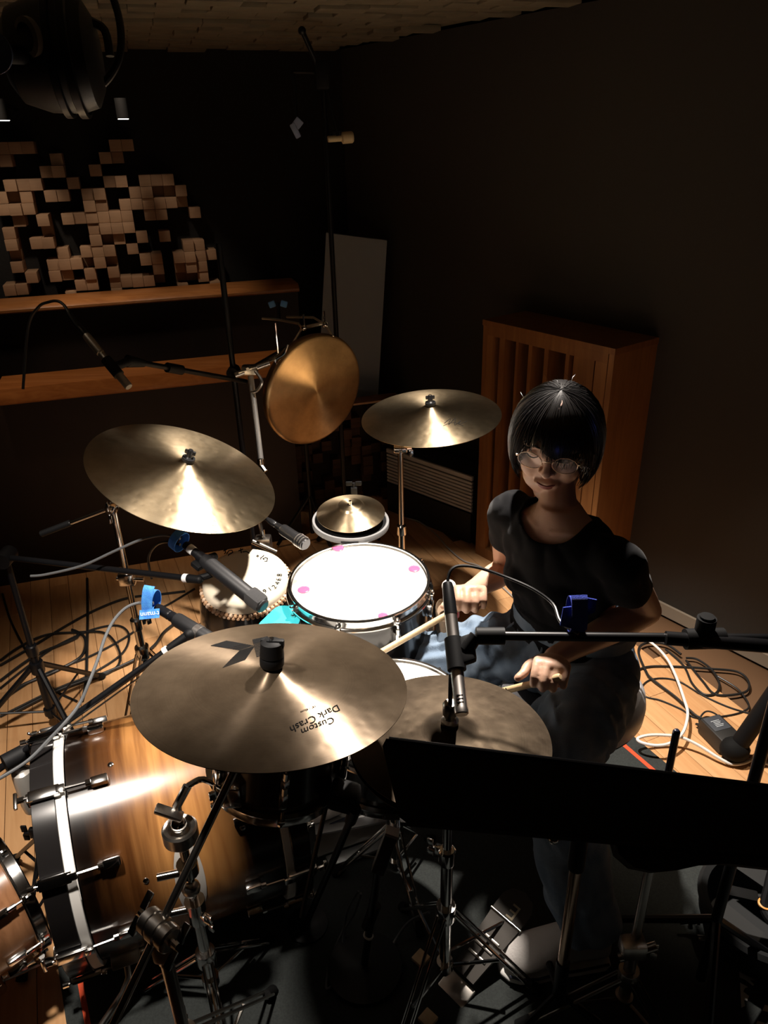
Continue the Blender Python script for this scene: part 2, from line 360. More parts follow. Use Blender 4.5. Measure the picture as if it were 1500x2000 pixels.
# wood blocks of the diffuser on the upper wall
BP = CO + WN * .11
lit = [(-1.6213, 3.6474, 1.7590), (-1.1657, 3.7823, 1.7190), (-1.1250, 3.7944, 1.7179), (-1.2129, 3.7683, 1.6739), (-1.4753, 3.6906, 1.6368), (-1.4238, 3.7059, 1.6351), (-1.2925, 3.7448, 1.6339), (-1.2586, 3.7548, 1.6328), (-1.6097, 3.6508, 1.5964), (-1.5692, 3.6628, 1.5949), (-1.5234, 3.6764, 1.5932), (-1.2139, 3.7680, 1.5925), (-1.1725, 3.7803, 1.5932), (-1.0766, 3.8087, 1.5963), (-1.0347, 3.8211, 1.5948), (-0.9933, 3.8334, 1.5955), (-1.6559, 3.6372, 1.5571), (-1.4823, 3.6886, 1.5500), (-1.4355, 3.7024, 1.5481), (-1.2561, 3.7555, 1.5485), (-1.1244, 3.7946, 1.5520), (-1.5627, 3.6648, 1.5480), (-1.3191, 3.7369, 1.5456), (-1.0795, 3.8079, 1.5414), (-1.6629, 3.6351, 1.5116), (-1.5661, 3.6637, 1.5116), (-1.3452, 3.7292, 1.5085), (-1.2565, 3.7554, 1.5024), (-1.1711, 3.7807, 1.5087), (-1.1237, 3.7948, 1.5077), (-1.0365, 3.8206, 1.5152), (-1.6167, 3.6488, 1.4686), (-1.5673, 3.6634, 1.4662), (-1.5206, 3.6772, 1.4639), (-1.2156, 3.7675, 1.4661), (-1.1734, 3.7801, 1.4608), (-1.0816, 3.8072, 1.4689), (-1.0325, 3.8218, 1.4655), (-0.9890, 3.8347, 1.4680), (-1.6151, 3.6492, 1.4226), (-1.4361, 3.7023, 1.4245), (-1.3924, 3.7152, 1.4222), (-1.3058, 3.7408, 1.4268), (-1.2659, 3.7526, 1.4293), (-1.0807, 3.8075, 1.4235), (-1.3465, 3.7288, 1.3827), (-1.2554, 3.7558, 1.3812), (-1.2146, 3.7678, 1.3790), (-1.1703, 3.7810, 1.3766), (-1.7020, 3.6235, 1.3810), (-1.2161, 3.7674, 1.3366), (-1.1275, 3.7936, 1.3397), (-1.0350, 3.8210, 1.3391), (-1.3432, 3.7298, 1.3404), (-1.6610, 3.6356, 1.3397), (-1.5678, 3.6633, 1.3365), (-1.5143, 3.6791, 1.3367), (-0.9491, 3.8465, 1.2965), (-0.8721, 3.8693, 1.2991), (-1.4822, 3.6886, 1.2972), (-1.3917, 3.7154, 1.2974), (-1.3448, 3.7293, 1.3003), (-1.3033, 3.7416, 1.2966), (-1.2650, 3.7529, 1.2920), (-1.1704, 3.7809, 1.2838), (-0.9841, 3.8361, 1.2545), (-0.9473, 3.8470, 1.2486), (-0.8943, 3.8627, 1.2645), (-1.1259, 3.7941, 1.2539), (-1.3460, 3.7289, 1.2504), (-1.4286, 3.7045, 1.2581), (-1.5194, 3.6776, 1.2570), (-1.4771, 3.6901, 1.2508), (-1.0518, 3.8161, 1.2552), (-0.8203, 3.8846, 1.2539), (-1.6566, 3.6369, 1.2523), (-1.0837, 3.8066, 1.2118), (-1.3911, 3.7156, 1.2100), (-1.2964, 3.7436, 1.2070), (-0.9492, 3.8464, 1.2076), (-1.4782, 3.6898, 1.2054), (-0.8715, 3.8695, 1.2086), (-1.6152, 3.6492, 1.2103), (-1.5222, 3.6767, 1.1709), (-0.9935, 3.8333, 1.1693), (-1.1717, 3.7805, 1.1672), (-1.1255, 3.7942, 1.1664), (-1.7046, 3.6227, 1.1678), (-1.6619, 3.6354, 1.1670), (-1.4309, 3.7038, 1.1272), (-1.3895, 3.7160, 1.1265), (-1.2642, 3.7532, 1.1292), (-1.2187, 3.7666, 1.1258), (-1.2979, 3.7432, 1.0989), (-1.2521, 3.7567, 1.0978), (-1.7545, 3.6080, 1.1248), (-1.4789, 3.6896, 1.0973), (-0.8941, 3.8627, 1.1240), (-0.9575, 3.8440, 1.1001), (-1.5656, 3.6639, 1.7171), (-1.5234, 3.6764, 1.7159), (-1.4372, 3.7019, 1.6722), (-1.3897, 3.7160, 1.5946), (-1.6104, 3.6506, 1.6723), (-0.9317, 3.8516, 1.5523), (-0.8803, 3.8669, 1.4193), (-0.8116, 3.8872, 1.1017)]
seen = set(); bl_me = []
for k in range(3):
    me = mesh_of('wood_block', MB().bbox((0, 0, 0), (.0515, .0485, .11 + .02 * k), .0015)); me.materials.append(block_wood); bl_me.append(me)
wlI = Matrix.Translation(wl.location).inverted()
def block(iu, iz, out, k):
    c = BP + WU * (iu * .0525) + Vector((0, 0, iz * .0497)) + WN * out
    o = bpy.data.objects.new('wood_block', bl_me[k]); COL.objects.link(o); o.parent = wl
    o.matrix_local = wlI @ axes(WU, (0, 0, 1), WN, c)
for p in lit:
    d = Vector(p) - BP; iu, iz = round(d.dot(WU) / .0525), round(p[2] / .0497)
    if (iu, iz) in seen: continue
    seen.add((iu, iz)); k = random.choice((0, 1, 1, 2)); block(iu, iz, -.055 + random.uniform(-.012, .02), k)
n0 = 0
for iu in range(-45, -11):
    for iz in range(23, 39):
        if (iu, iz) not in seen and random.random() < .28 and n0 < 150 and (iu, iz + 1) in seen:
            seen.add((iu, iz)); n0 += 1; block(iu, iz, -.105 + random.uniform(-.02, .01), 0)
# low panel of dark blocks in the corner
LP = Vector((-.05, 3.6, 0)); t = thing('low_diffuser', 'low dark brown block panel standing in the corner behind the round gong', 'panel', (LP.x - .25, LP.y - .07, 0))
part(t, 'back_board', run(MB(), LP, -.64, .16, [(-.1, .002), (-.07, .002), (-.07, .545), (-.1, .545)]), mat('low panel board', (.03, .016, .008), .7))
part(t, 'top_edge', run(MB(), LP, -.64, .16, [(-.1, .546), (.0, .546), (.0, .556), (-.1, .556)]), ledge_wood)
lb = []
for k in range(3):
    me = mesh_of('wood_block', MB().bbox((0, 0, 0), (.051, .051, .05 + .02 * k), .0015)); me.materials.append(dark_block); lb.append(me)
for i in range(15):
    for j in range(10):
        if random.random() < .5:
            k = random.randrange(3); o = bpy.data.objects.new('wood_block', lb[k]); COL.objects.link(o); o.parent = t
            c = LP + WU * (-.61 + .0525 * i) + Vector((0, 0, .034 + .0525 * j)) + WN * (-.07 + .025 + .01 * k)
            o.matrix_local = INV[t] @ axes(WU, (0, 0, 1), WN, c)

# leaning grey board
pts = [(-0.2432, 3.8000, 1.3404), (0.0492, 3.8000, 1.2982), (-0.0595, 3.8000, -0.0040), (-0.3905, 3.8000, 0.0370)]
pts = [Vector(p) for p in pts]
mb = MB().slab(pts, (0, 1, 0), .035)
solo('grey_board', mb, mat('board grey', (.33, .38, .43), .8, bump=(150, .1)), 'tall plain grey board leaning in the dark room corner', 'board')

# slatted wooden bass trap
BL = Vector((.42, 3.01, 0)); bw = .64; bh = 1.055; bd = .26
t = thing('slatted_absorber', 'large brown wooden slatted cabinet behind the drummer', 'acoustic panel', (BL.x, BL.y, 0))
BN = -RN  # depth direction
def bx(a0, a1, d0, d1, z0, z1):
    pts = [BL + RU * a0 + BN * d0, BL + RU * a1 + BN * d0, BL + RU * a1 + BN * d1, BL + RU * a0 + BN * d1]
    return MB().slab([p + Vector((0, 0, z0)) for p in pts], (0, 0, 1), z1 - z0)
part(t, 'back_panel', bx(0.02, bw - .02, bd - .03, bd, 0, bh), mat('trap back', (.03, .014, .007), .8))
part(t, 'side_panel', bx(0, .022, .001, bd, 0, bh), trap_wood)
part(t, 'side_panel', bx(bw - .022, bw, .001, bd, 0, bh), trap_wood)
part(t, 'top_panel', bx(-.003, bw + .003, -.002, bd + .002, bh, bh + .022), trap_wood)
part(t, 'bottom_panel', bx(.022, bw - .022, .001, bd, 0, .05), trap_wood)
for a0, a1, d0 in ((.0235, .06, .0), (.085, .115, .01), (.165, .178, .02), (.232, .250, .02), (.312, .332, .02), (.415, .432, .02), (.445, .50, .03), (.51, .56, .0), (.565, .615, .0)):
    part(t, 'slat', bx(a0, a1, d0, d0 + .16, .05, bh), trap_wood)
part(t, 'top_rail', bx(.024, bw - .024, -.001, .018, bh - .035, bh - .0005), trap_wood)

# floor standing heater with a pale grille
A = Vector((.02, 3.488, 0)); AU = Vector((.707, -.707, 0)); AN = Vector((-.707, -.707, 0))
t = thing('fan_heater', 'low wall heater with pale slatted grille left of the wooden cabinet', 'heater', A)
def ab(a0, a1, d0, d1, z0, z1):
    pts = [A + AU * a0 + AN * d0, A + AU * a1 + AN * d0, A + AU * a1 + AN * d1, A + AU * a0 + AN * d1]
    return MB().slab([p + Vector((0, 0, z0)) for p in pts], (0, 0, 1), z1 - z0)
hg = mat('heater casing', (.02, .019, .018), .6); gr = mat('heater grille', (.62, .62, .6), .5)
part(t, 'casing', ab(0, .545, -.16, -.012, 0, .345), hg)
part(t, 'grille_frame', ab(0, .545, -.012, 0, .325, .345), gr); 
for k in range(9):
    part(t, 'grille_slat', ab(0, .545, -.012, -.001, .165 + .0175 * k, .165 + .0175 * k + .011), gr)
part(t, 'front_panel', ab(0, .545, -.012, 0, 0, .155), hg)

# rug
RD = Vector((-.469, .883, 0)); RE_ = Vector((.883, .469, 0))
def rq(e0, e1, d0, d1, z0, z1):
    pts = [RE_ * e + RD * d for e, d in ((e0, d0), (e1, d0), (e1, d1), (e0, d1))]
    return MB().slab([p + Vector((0, 0, z0)) for p in pts], (0, 0, 1), z1 - z0)
rug_m = mat('rug', (.036, .042, .040), .95, bump=(900, .5), vary=(220, (.024, .028, .027)))
rug = thing('drum_rug', 'dark grey green drum rug with red border under the kit', 'rug', (.2, 1.3, 0))
part(rug, 'pile', rq(-.187, 1.53, -.15, 2.0, 0.001, .006), rug_m)
part(rug, 'border_stripe', rq(1.468, 1.482, -.12, 1.97, .0061, .0071), mat('rug red', (.75, .09, .03), .9, bump=(900, .4)))
part(rug, 'border_stripe', rq(-.152, -.140, -.12, 1.97, .0061, .0071), MATS['rug red'])
rw = mat('rug white', (.85, .83, .8), .95, bump=(900, .4))
for poly in (
    [(0.8018, 1.0891, 0.0062), (0.8331, 1.0818, 0.0062), (0.8394, 1.0774, 0.0062), (0.8320, 1.0840, 0.0062), (0.8492, 1.0760, 0.0062), (0.8511, 1.0675, 0.0062), (0.8430, 1.0583, 0.0062), (0.8157, 1.0664, 0.0062), (0.8327, 1.0472, 0.0062), (0.8288, 1.0432, 0.0062), (0.8007, 1.0699, 0.0062), (0.7944, 1.0722, 0.0062)],
    [(0.7860, 1.0484, 0.0062), (0.8041, 1.0408, 0.0062), (0.8220, 1.0352, 0.0062), (0.8110, 1.0224, 0.0062), (0.7985, 1.0237, 0.0062), (0.8040, 1.0136, 0.0062), (0.8006, 1.0107, 0.0062), (0.7889, 1.0250, 0.0062), (0.7791, 1.0302, 0.0062)],
    [(0.7748, 1.0183, 0.0062), (0.7884, 1.0080, 0.0062), (0.7805, 1.0063, 0.0062), (0.7731, 0.9986, 0.0062), (0.7816, 0.9887, 0.0062), (0.7730, 0.9783, 0.0062), (0.7674, 0.9813, 0.0062), (0.7635, 0.9681, 0.0062), (0.7540, 0.9646, 0.0062)],
    [(0.8075, 0.9698, 0.0062), (0.8209, 0.9648, 0.0062), (0.8147, 0.9518, 0.0062), (0.7970, 0.9579, 0.0062)],
    [(0.7767, 0.9371, 0.0062), (0.7928, 0.9304, 0.0062), (0.7867, 0.9215, 0.0062), (0.7709, 0.9309, 0.0062)]):
    part(rug, 'white_letter_mark', MB().slab(poly, (0, 0, 1), .001), rw)

# small round downlights high on the left wall
lamp_glow = mat('lamp glow', (1, .95, .9), .5, emit=((1, .93, .82), 9))
for i, (c, lab) in enumerate((([(-1.4432, 3.2933, 1.8335)][0], 'left one of two small round downlights high on the left wall'), ([(-1.0157, 3.4199, 1.8322)][0], 'right one of two small round downlights high on the left wall'))):
    t = thing('downlight', lab, 'ceiling light', c, 'small downlights on the left wall')
    c = Vector(c)
    part(t, 'can', MB().cyl(c + Vector((0, 0, .002)), c + Vector((0, 0, .075)), .024, n=20), rubber)
    part(t, 'lamp_face', MB().cyl(c, c + Vector((0, 0, .0018)), .021, n=20), lamp_glow)
    part(t, 'wall_arm', MB().cyl(c + Vector((0, 0, .06)), c + Vector((0, 0, .06)) - WN * .49, .008), black_metal)

# ---------------------------------------------------------------- drums
head_white = mat('coated drum head', (.82, .79, .74), .55, bump=(500, .05))
head_skin = mat('skin drum head', (.80, .70, .54), .6, bump=(60, .05), vary=(7, (.86, .77, .61)))
shell_black = mat('black lacquer shell', (.010, .009, .009), .18, coat=.4)
shell_dark = mat('dark stained shell', (.035, .018, .009), .22, coat=.4, vary=(5, (.012, .008, .006)))
hoop_white = mat('hoop inlay white', (.82, .80, .76), .4)

# shell that fades from natural maple to black towards one end (a burst finish)
def burst_mat(name):
    m = mat(name, (.6, .35, .15), .2, coat=.6); nt = m.node_tree; b = nt.nodes['Principled BSDF']
    tc = nt.nodes.new('ShaderNodeTexCoord'); mp = nt.nodes.new('ShaderNodeMapping'); mp.inputs['Scale'].default_value = (3, 3, 46)
    nt.links.new(tc.outputs['Object'], mp.inputs[0])
    n = nt.nodes.new('ShaderNodeTexNoise'); n.inputs['Scale'].default_value = 1; n.inputs['Detail'].default_value = 7; n.inputs['Distortion'].default_value = .5
    nt.links.new(mp.outputs[0], n.inputs['Vector'])
    r = nt.nodes.new('ShaderNodeValToRGB'); r.color_ramp.elements[0].position = .3; r.color_ramp.elements[1].position = .72
    r.color_ramp.elements[0].color = (.24, .10, .03, 1); r.color_ramp.elements[1].color = (.50, .24, .075, 1)
    nt.links.new(n.outputs[0], r.inputs[0])
    sp = nt.nodes.new('ShaderNodeSeparateXYZ'); nt.links.new(tc.outputs['Object'], sp.inputs[0])
    ad = nt.nodes.new('ShaderNodeMath'); ad.operation = 'MULTIPLY_ADD'; ad.inputs[1].default_value = .05
    nt.links.new(n.outputs[0], ad.inputs[0]); nt.links.new(sp.outputs[2], ad.inputs[2])
    r2 = nt.nodes.new('ShaderNodeValToRGB'); e = r2.color_ramp.elements
    e[0].position = .12; e[0].color = (.012, .009, .008, 1); e[1].position = .27; e[1].color = (1, 1, 1, 1)
    a = e.new(.19); a.color = (.25, .2, .17, 1); q = e.new(.34); q.color = (1, 1, 1, 1); q = e.new(.43); q.color = (.02, .012, .01, 1)
    nt.links.new(ad.outputs[0], r2.inputs[0])
    mx = nt.nodes.new('ShaderNodeMix'); mx.data_type = 'RGBA'; mx.blend_type = 'MULTIPLY'; mx.inputs[0].default_value = 1
    nt.links.new(r.outputs[0], mx.inputs[6]); nt.links.new(r2.outputs[0], mx.inputs[7]); nt.links.new(mx.outputs[2], b.inputs['Base Color'])
    return m
burst = burst_mat('burst shell')
burst.node_tree.nodes['Principled BSDF'].inputs['Coat Roughness'].default_value = .26; burst.node_tree.nodes['Principled BSDF'].inputs['Coat Weight'].default_value = 1

def hoop_mb(R, z, flip=1, n=72):
    p = [(R - .0005, .006), (R + .006, .006), (R + .0075, .004), (R + .0075, .002), (R + .007, .0), (R + .0065, -.016), (R + .013, -.019), (R + .0135, -.022), (R + .003, -.023), (R + .0025, -.002), (R - .0005, .002), (R - .0005, .006)]
    return MB().lathe([(r, z + flip * q) for r, q in p], n)
def lug_mb(R, a, z0, z1):
    """oval lug casting on the shell"""
    c, s = math.cos(a), math.sin(a); mb = MB(); Rm = Matrix(((c, -s, 0), (s, c, 0), (0, 0, 1)))
    mb.bbox((c * (R + .008), s * (R + .008), (z0 + z1) / 2), (.018, .017, z1 - z0), .006, Rm)
    mb.cyl((c * (R + .014), s * (R + .014), z1 - .004), (c * (R + .014), s * (R + .014), z1 + .012), .0055, n=10)
    return mb
def rod_mb(R, a, z0, z1):
    c, s = math.cos(a), math.sin(a); x, y = c * (R + .014), s * (R + .014); up = 1 if z1 > z0 else -1
    mb = MB().cyl((x, y, z0), (x, y, z1), .0028, n=8).cyl((x, y, z1), (x, y, z1 + up * .004), .007, n=10).cyl((x, y, z1 + up * .004), (x, y, z1 + up * .011), .0036, n=6)
    mb.bbox((c * (R + .012), s * (R + .012), z1 - up * .004), (.014, .014, .008), .002, Matrix(((c, -s, 0), (s, c, 0), (0, 0, 1))))
    return mb
def drum(name, label, M, R, depth, nl, sm, hm, a0=.2, bottom=True, group=None, both=True):
    t = thing(name, label, 'drum', M, group)
    part(t, 'shell', MB().lathe([(R - .008, -.006), (R, -.010), (R, -depth + .004), (R - .006, -depth), (R - .014, -depth), (R - .014, -.006), (R - .008, -.006)], 72), sm, local=True)
    part(t, 'batter_head', MB().lathe([(0, .0), (R * .96, .0), (R - .004, -.002), (R + .001, -.012), (R + .0005, -.018)], 72), hm, local=True)
    part(t, 'hoop', hoop_mb(R, 0), chrome, local=True)
    if bottom:
        part(t, 'hoop', hoop_mb(R, -depth - .002, -1), chrome, local=True)
        part(t, 'bottom_head', MB().lathe([(0, -depth - .001), (R - .002, -depth - .001), (R + .001, -depth + .012)], 48), hm, local=True)
    for i in range(nl):
        a = a0 + 2 * PI * i / nl
        l = part(t, 'lug', lug_mb(R, a, -.085, -.045), chrome, local=True); part(l_root(l, t), 'tension_rod', rod_mb(R, a, -.04, -.012), chrome, local=True).parent = l
        if both and bottom:
            l = part(t, 'lug', lug_mb(R, a, -depth + .045, -depth + .085), chrome, local=True)
            part(t, 'tension_rod', rod_mb(R, a, -depth + .04, -depth + .012), chrome, local=True).parent = l
    return t
def l_root(l, t): return t

# --- floor tom with pink damper gels
c, n = ((-0.0693, 1.6483, 0.7111), (-0.0078, -0.0436, 0.9990))
FT = upright(c, n)
t = drum('floor_tom', 'large chrome hooped floor tom with white head and pink gel dots', FT @ Matrix.Translation((0, 0, -.006)), .1775, .36, 8, shell_black, head_white, a0=-1.05)
for a in (.25, 2.35, -1.85):
    p = MB(); x, y = math.cos(a) * .196, math.sin(a) * .196
    p.cyl((x, y, -.16), (x, y, -.695), .0048, n=10); p.cyl((x, y, -.665), (x, y, -.699), .011, .013, 12)
    p.bbox((math.cos(a) * .187, math.sin(a) * .187, -.2), (.03, .03, .05), .005, Matrix.Rotation(a, 3, 'Z'))
    part(t, 'leg', p, chrome, local=True)
pink = mat('pink gel', (.80, .10, .24), .2, trans=.0, alpha=.85)
red_gel = pink
for k, (p, r) in enumerate(((([(-0.2105, 1.6129, 0.7035)])[0], .0155), (([(0.0760, 1.6931, 0.7092)])[0], .0155), (([(-0.0090, 1.4920, 0.6998)])[0], .012), (([(-0.1296, 1.8091, 0.7127)])[0], .0155))):
    part(t, 'damper_gel', MB().lathe([(0, .0032), (r * .8, .003), (r, .0015), (r, .0001)], 28, Matrix.Translation(Vector(p)) @ upright((0, 0, 0), n)), pink)
# faint crown print on the head
ik = mat('faint print', (.50, .48, .45), .6)
cr = [(-0.2006, 1.6903, 0.7067), (-0.2000, 1.6709, 0.7059), (-0.2028, 1.6488, 0.7049), (-0.2172, 1.6459, 0.7047)]
part(t, 'head_print', MB().tube(cr, .0006, 5), ik)
cr = [(-0.2006, 1.6903, 0.7067), (-0.2103, 1.6933, 0.7068), (-0.2067, 1.6810, 0.7063), (-0.2173, 1.6792, 0.7061), (-0.2109, 1.6668, 0.7056), (-0.2226, 1.6627, 0.7053), (-0.2153, 1.6552, 0.7051), (-0.2172, 1.6459, 0.7047)]
part(t, 'head_print', MB().tube(cr, .0006, 5), ik)

# --- rack tom over the bass drum
RT = upright((-.205, 1.125, .745), (.16, .05, .98))
t = drum('rack_tom', 'small dark rack tom mounted under the front crash cymbal', RT, .128, .165, 6, shell_dark, head_white, a0=-1.40)
t2 = t
# --- snare between the drummer's knees
SN = upright((.008, 1.297, .58), (.03, -.03, 1))
drum('snare_drum', 'white headed snare drum between the drummer and front crash', SN, .170, .14, 8, shell_black, head_white, a0=.1, both=False)

# --- hand drum with a skin head and a ring of wooden beads
c, n = ((-0.3972, 1.8039, 0.6367), (0.0303, -0.2215, 0.9747))
SK = upright(c, n)
t = thing('hand_drum', 'black barrel hand drum with cream skin head and wooden bead ring', 'drum', SK)
R = .118
part(t, 'shell', MB().lathe([(R - .012, -.012), (R + .002, -.02), (R + .020, -.09), (R + .030, -.17), (R + .022, -.27), (R - .005, -.36), (R - .012, -.36), (R - .014, -.012)], 56), shell_black, local=True)
part(t, 'skin_head', MB().lathe([(0, .002), (R * .8, .0012), (R - .006, -.002), (R + .001, -.009), (R + .004, -.022), (R + .005, -.036)], 64), head_skin, local=True)
bead = mat('wood bead', (.50, .30, .17), .5); bead2 = mat('pale bead', (.68, .50, .36), .5)
bm_ = [mesh_of('bead', MB().sph((0, 0, 0), .0062, 8)) for _ in range(2)]; bm_[0].materials.append(bead); bm_[1].materials.append(bead2)
for i in range(120):
    a = 2 * PI * (i // 2) / 60 + (.05 if i % 2 else 0)
    o = bpy.data.objects.new('bead', bm_[random.random() < .4]); COL.objects.link(o); o.parent = t
    o.location = (math.cos(a) * (R + .008), math.sin(a) * (R + .008), -.034 - .010 * (i % 2))
g = mat('brass flower', (.80, .52, .30), .3, 1.)
for ang in (-2.05, -.4, 1.2, 2.8):
    mb = MB(); x = Vector((math.cos(ang), math.sin(ang), 0)); y = Vector((-x.y, x.x, 0)); z = Vector((0, 0, 1)); c0 = x * (R + .033) + z * -.155
    for k in range(6):
        d = y * math.cos(k * PI / 3) + z * math.sin(k * PI / 3); mb.sph(c0 + d * .011, .0075, 8)
    mb.sph(c0 + x * .004, .006, 8); part(t, 'brass_flower', mb, g, local=True)
for a in (.5, 2.6, 4.7):
    x, y = math.cos(a) * .125, math.sin(a) * .125
    part(t, 'leg', MB().cyl((x, y, -.2), (x * 1.25, y * 1.25, -.62), .008, n=10), black_metal, local=True)
# writing on the skin
def on_skin(pts, h=.003): return [Vector(p) + Vector(n) * h for p in pts]
for strokes in (
    [(-0.4732, 1.9016, 0.6628), (-0.4636, 1.9077, 0.6639)], [(-0.4701, 1.9092, 0.6645), (-0.4657, 1.8940, 0.6609), (-0.4682, 1.8895, 0.6599)],
    [(-0.4619, 1.8895, 0.6597), (-0.4567, 1.9031, 0.6627), (-0.4485, 1.9047, 0.6628), (-0.4451, 1.8955, 0.6606), (-0.4505, 1.8895, 0.6594), (-0.4552, 1.8865, 0.6588), (-0.4556, 1.8820, 0.6578)],
    [(-0.4292, 1.9016, 0.6615), (-0.4167, 1.9093, 0.6628)], [(-0.4244, 1.9123, 0.6638), (-0.4196, 1.8926, 0.6591)],
    [(-0.4161, 1.8971, 0.6600), (-0.4058, 1.8986, 0.6601), (-0.3944, 1.8911, 0.6580)],
    [(-0.3710, 1.8836, 0.6556), (-0.3672, 1.8797, 0.6546), (-0.3692, 1.8755, 0.6537), (-0.3729, 1.8785, 0.6545), (-0.3710, 1.8836, 0.6556)],
    [(-0.3602, 1.8657, 0.6512), (-0.3600, 1.8731, 0.6528), (-0.3553, 1.8767, 0.6535), (-0.3529, 1.8836, 0.6550)],
    [(-0.3498, 1.8746, 0.6529), (-0.3404, 1.8701, 0.6516), (-0.3417, 1.8568, 0.6486), (-0.3480, 1.8583, 0.6491)],
    [(-0.3524, 1.8701, 0.6519), (-0.3491, 1.8678, 0.6513), (-0.3513, 1.8654, 0.6508), (-0.3535, 1.8683, 0.6516), (-0.3524, 1.8701, 0.6519)]):
    part(t, 'inked_mark', MB().tube(strokes, .0015, 5), black_ink)
dg = [(-0.3345, 1.7375, 0.6228), (-0.3216, 1.7456, 0.6242), (-0.3096, 1.7543, 0.6258), (-0.3020, 1.7681, 0.6287), (-0.2994, 1.7825, 0.6319), (-0.2985, 1.8002, 0.6359)]
dg = [Vector(p) for p in dg]; N3 = Vector(n)
for k, ch in enumerate('912468'):
    xd = (dg[min(k + 1, 5)] - dg[max(k - 1, 0)]).normalized(); yd = N3.cross(xd)
    part(t, 'inked_digit', text_mb(ch, .0215, axes(xd, yd, N3, dg[k] - xd * .004 - yd * .006)), black_ink)

# --- bass drum
BA = Vector((.934, .358, 0)); BPp = Vector((-.358, .934, 0))
def bpos(s): return BA * s + BPp * 1.394 + Vector((0, 0, .28))
BM = axes(-BPp, Vector((0, 0, 1)), BA, bpos(-.295))       # local z along the drum, x towards the camera side, y up
if BM.to_3x3().determinant() < 0: BM = axes(BPp, Vector((0, 0, 1)), BA, bpos(-.295))
bs = 1 if (BM.to_3x3() @ Vector((1, 0, 0))).dot(-BPp) > 0 else -1
t = thing('bass_drum', 'large bass drum with maple to black burst shell and white striped hoops', 'drum', BM)
R = .254
part(t, 'shell', MB().lathe([(R - .01, .066), (R, .068), (R, .474), (R - .01, .476), (R - .014, .474), (R - .014, .068), (R - .01, .066)], 96), burst, local=True)
def ring(r0, r1, z0, z1): return MB().lathe([(r0, z0), (r1, z0), (r1 + .001, z0 + .001), (r1 + .001, z1 - .001), (r1, z1), (r0, z1), (r0, z0)], 96)
part(t, 'front_hoop', ring(R - .004, R + .012, 0, .046), shell_black, local=True)
part(t, 'hoop_stripe', ring(R + .0, R + .009, .0462, .0655), hoop_white, local=True)
part(t, 'batter_hoop', ring(R - .004, R + .012, .494, .535), shell_black, local=True)
part(t, 'hoop_stripe', ring(R + .0, R + .009, .4765, .4937), hoop_white, local=True)
part(t, 'front_head', MB().lathe([(0, .030), (R - .02, .030), (R - .006, .02), (R - .004, .045)], 72), mat('black drum head', (.015, .015, .016), .35), local=True)
part(t, 'batter_head', MB().lathe([(0, .505), (R - .02, .505), (R - .006, .515), (R - .004, .49)], 72), head_white, local=True)
for i in range(10):
    for end in (0, 1):
        a = math.radians(70 + 36 * i); dr = Vector((math.cos(a) * bs, math.sin(a), 0)); tg = Vector((-dr.y, dr.x, 0)); Z = Vector((0, 0, 1))
        zf = (lambda z: z) if not end else (lambda z: .535 - z)
        Rm = Matrix((dr, tg, Z)).transposed(); L = MB()
        L.bbox(dr * (R + .010) + Z * zf(.135), (.020, .020, .036), .005, Rm)
        L.cyl(dr * (R + .015) + Z * zf(.118), dr * (R + .015) + Z * zf(.108), .007, n=10)
        lug = part(t, 'lug', L, chrome, local=True)
        K = MB(); K.cyl(dr * (R + .017) + Z * zf(.11), dr * (R + .021) + Z * zf(-.016), .0032, n=8)
        part(t, 'tension_rod', K, chrome, local=True).parent = lug
        K = MB(); K.bbox(dr * (R + .020) + Z * zf(.028), (.013, .024, .062), .004, Rm); K.bbox(dr * (R + .008) + Z * zf(-.004), (.03, .018, .006), .002, Rm)
        K.bbox(dr * (R + .024) + Z * zf(.060), (.010, .016, .018), .003, Rm)
        K.cyl(dr * (R + .021) + Z * zf(-.010), dr * (R + .021) + Z * zf(-.022), .006, n=10)
        if i % 2 == 0: K.bbox(dr * (R + .021) + Z * zf(-.026), (.008, .036, .008), .003, Rm)
        part(t, 'claw', K, chrome, local=True)
# shell rivets, clear badge, spurs
for a, z in ((78, .16), (20, .19), (-12, .2), (30, .40), (55, .40)):
    a = math.radians(a); d = Vector((math.cos(a) * bs, math.sin(a), 0))
    part(t, 'shell_grommet', MB().rod(d * (R - .001) + Vector((0, 0, z)), [(0, .004), (.004, .0035), (.0062, .0022), (.0066, .0008), (.0066, 0)], d * R * 2 + Vector((0, 0, z)), 14), chrome, local=True)
bd_ = MB(); pts = []
for k in range(24):
    q = 2 * PI * k / 24; a = math.radians(12 + 22 * math.sin(q)); pts.append((math.cos(a) * bs * (R + .0008), math.sin(a) * (R + .0008), .275 + .03 * math.cos(q)))
bd_.v = [Vector(p) for p in pts] + [Vector((p[0] * 1.004, p[1] * 1.004, p[2])) for p in pts]
rows = []
for k in range(13):
    q = PI * k / 12; a = math.radians(12 + 22 * math.cos(q)); hw = .03 * math.sin(q) + .0005
    rows.append([Vector((math.cos(a) * bs * (R + .0008), math.sin(a) * (R + .0008), .275 + s * hw)) for s in (-1, 1)])
bd_ = MB(); bd_.v = [p for r_ in rows for p in r_]; bd_.f = [(2 * k, 2 * k + 1, 2 * k + 3, 2 * k + 2) for k in range(12)]
part(t, 'oval_badge', bd_, mat('badge', (.45, .43, .40), .4), local=True)
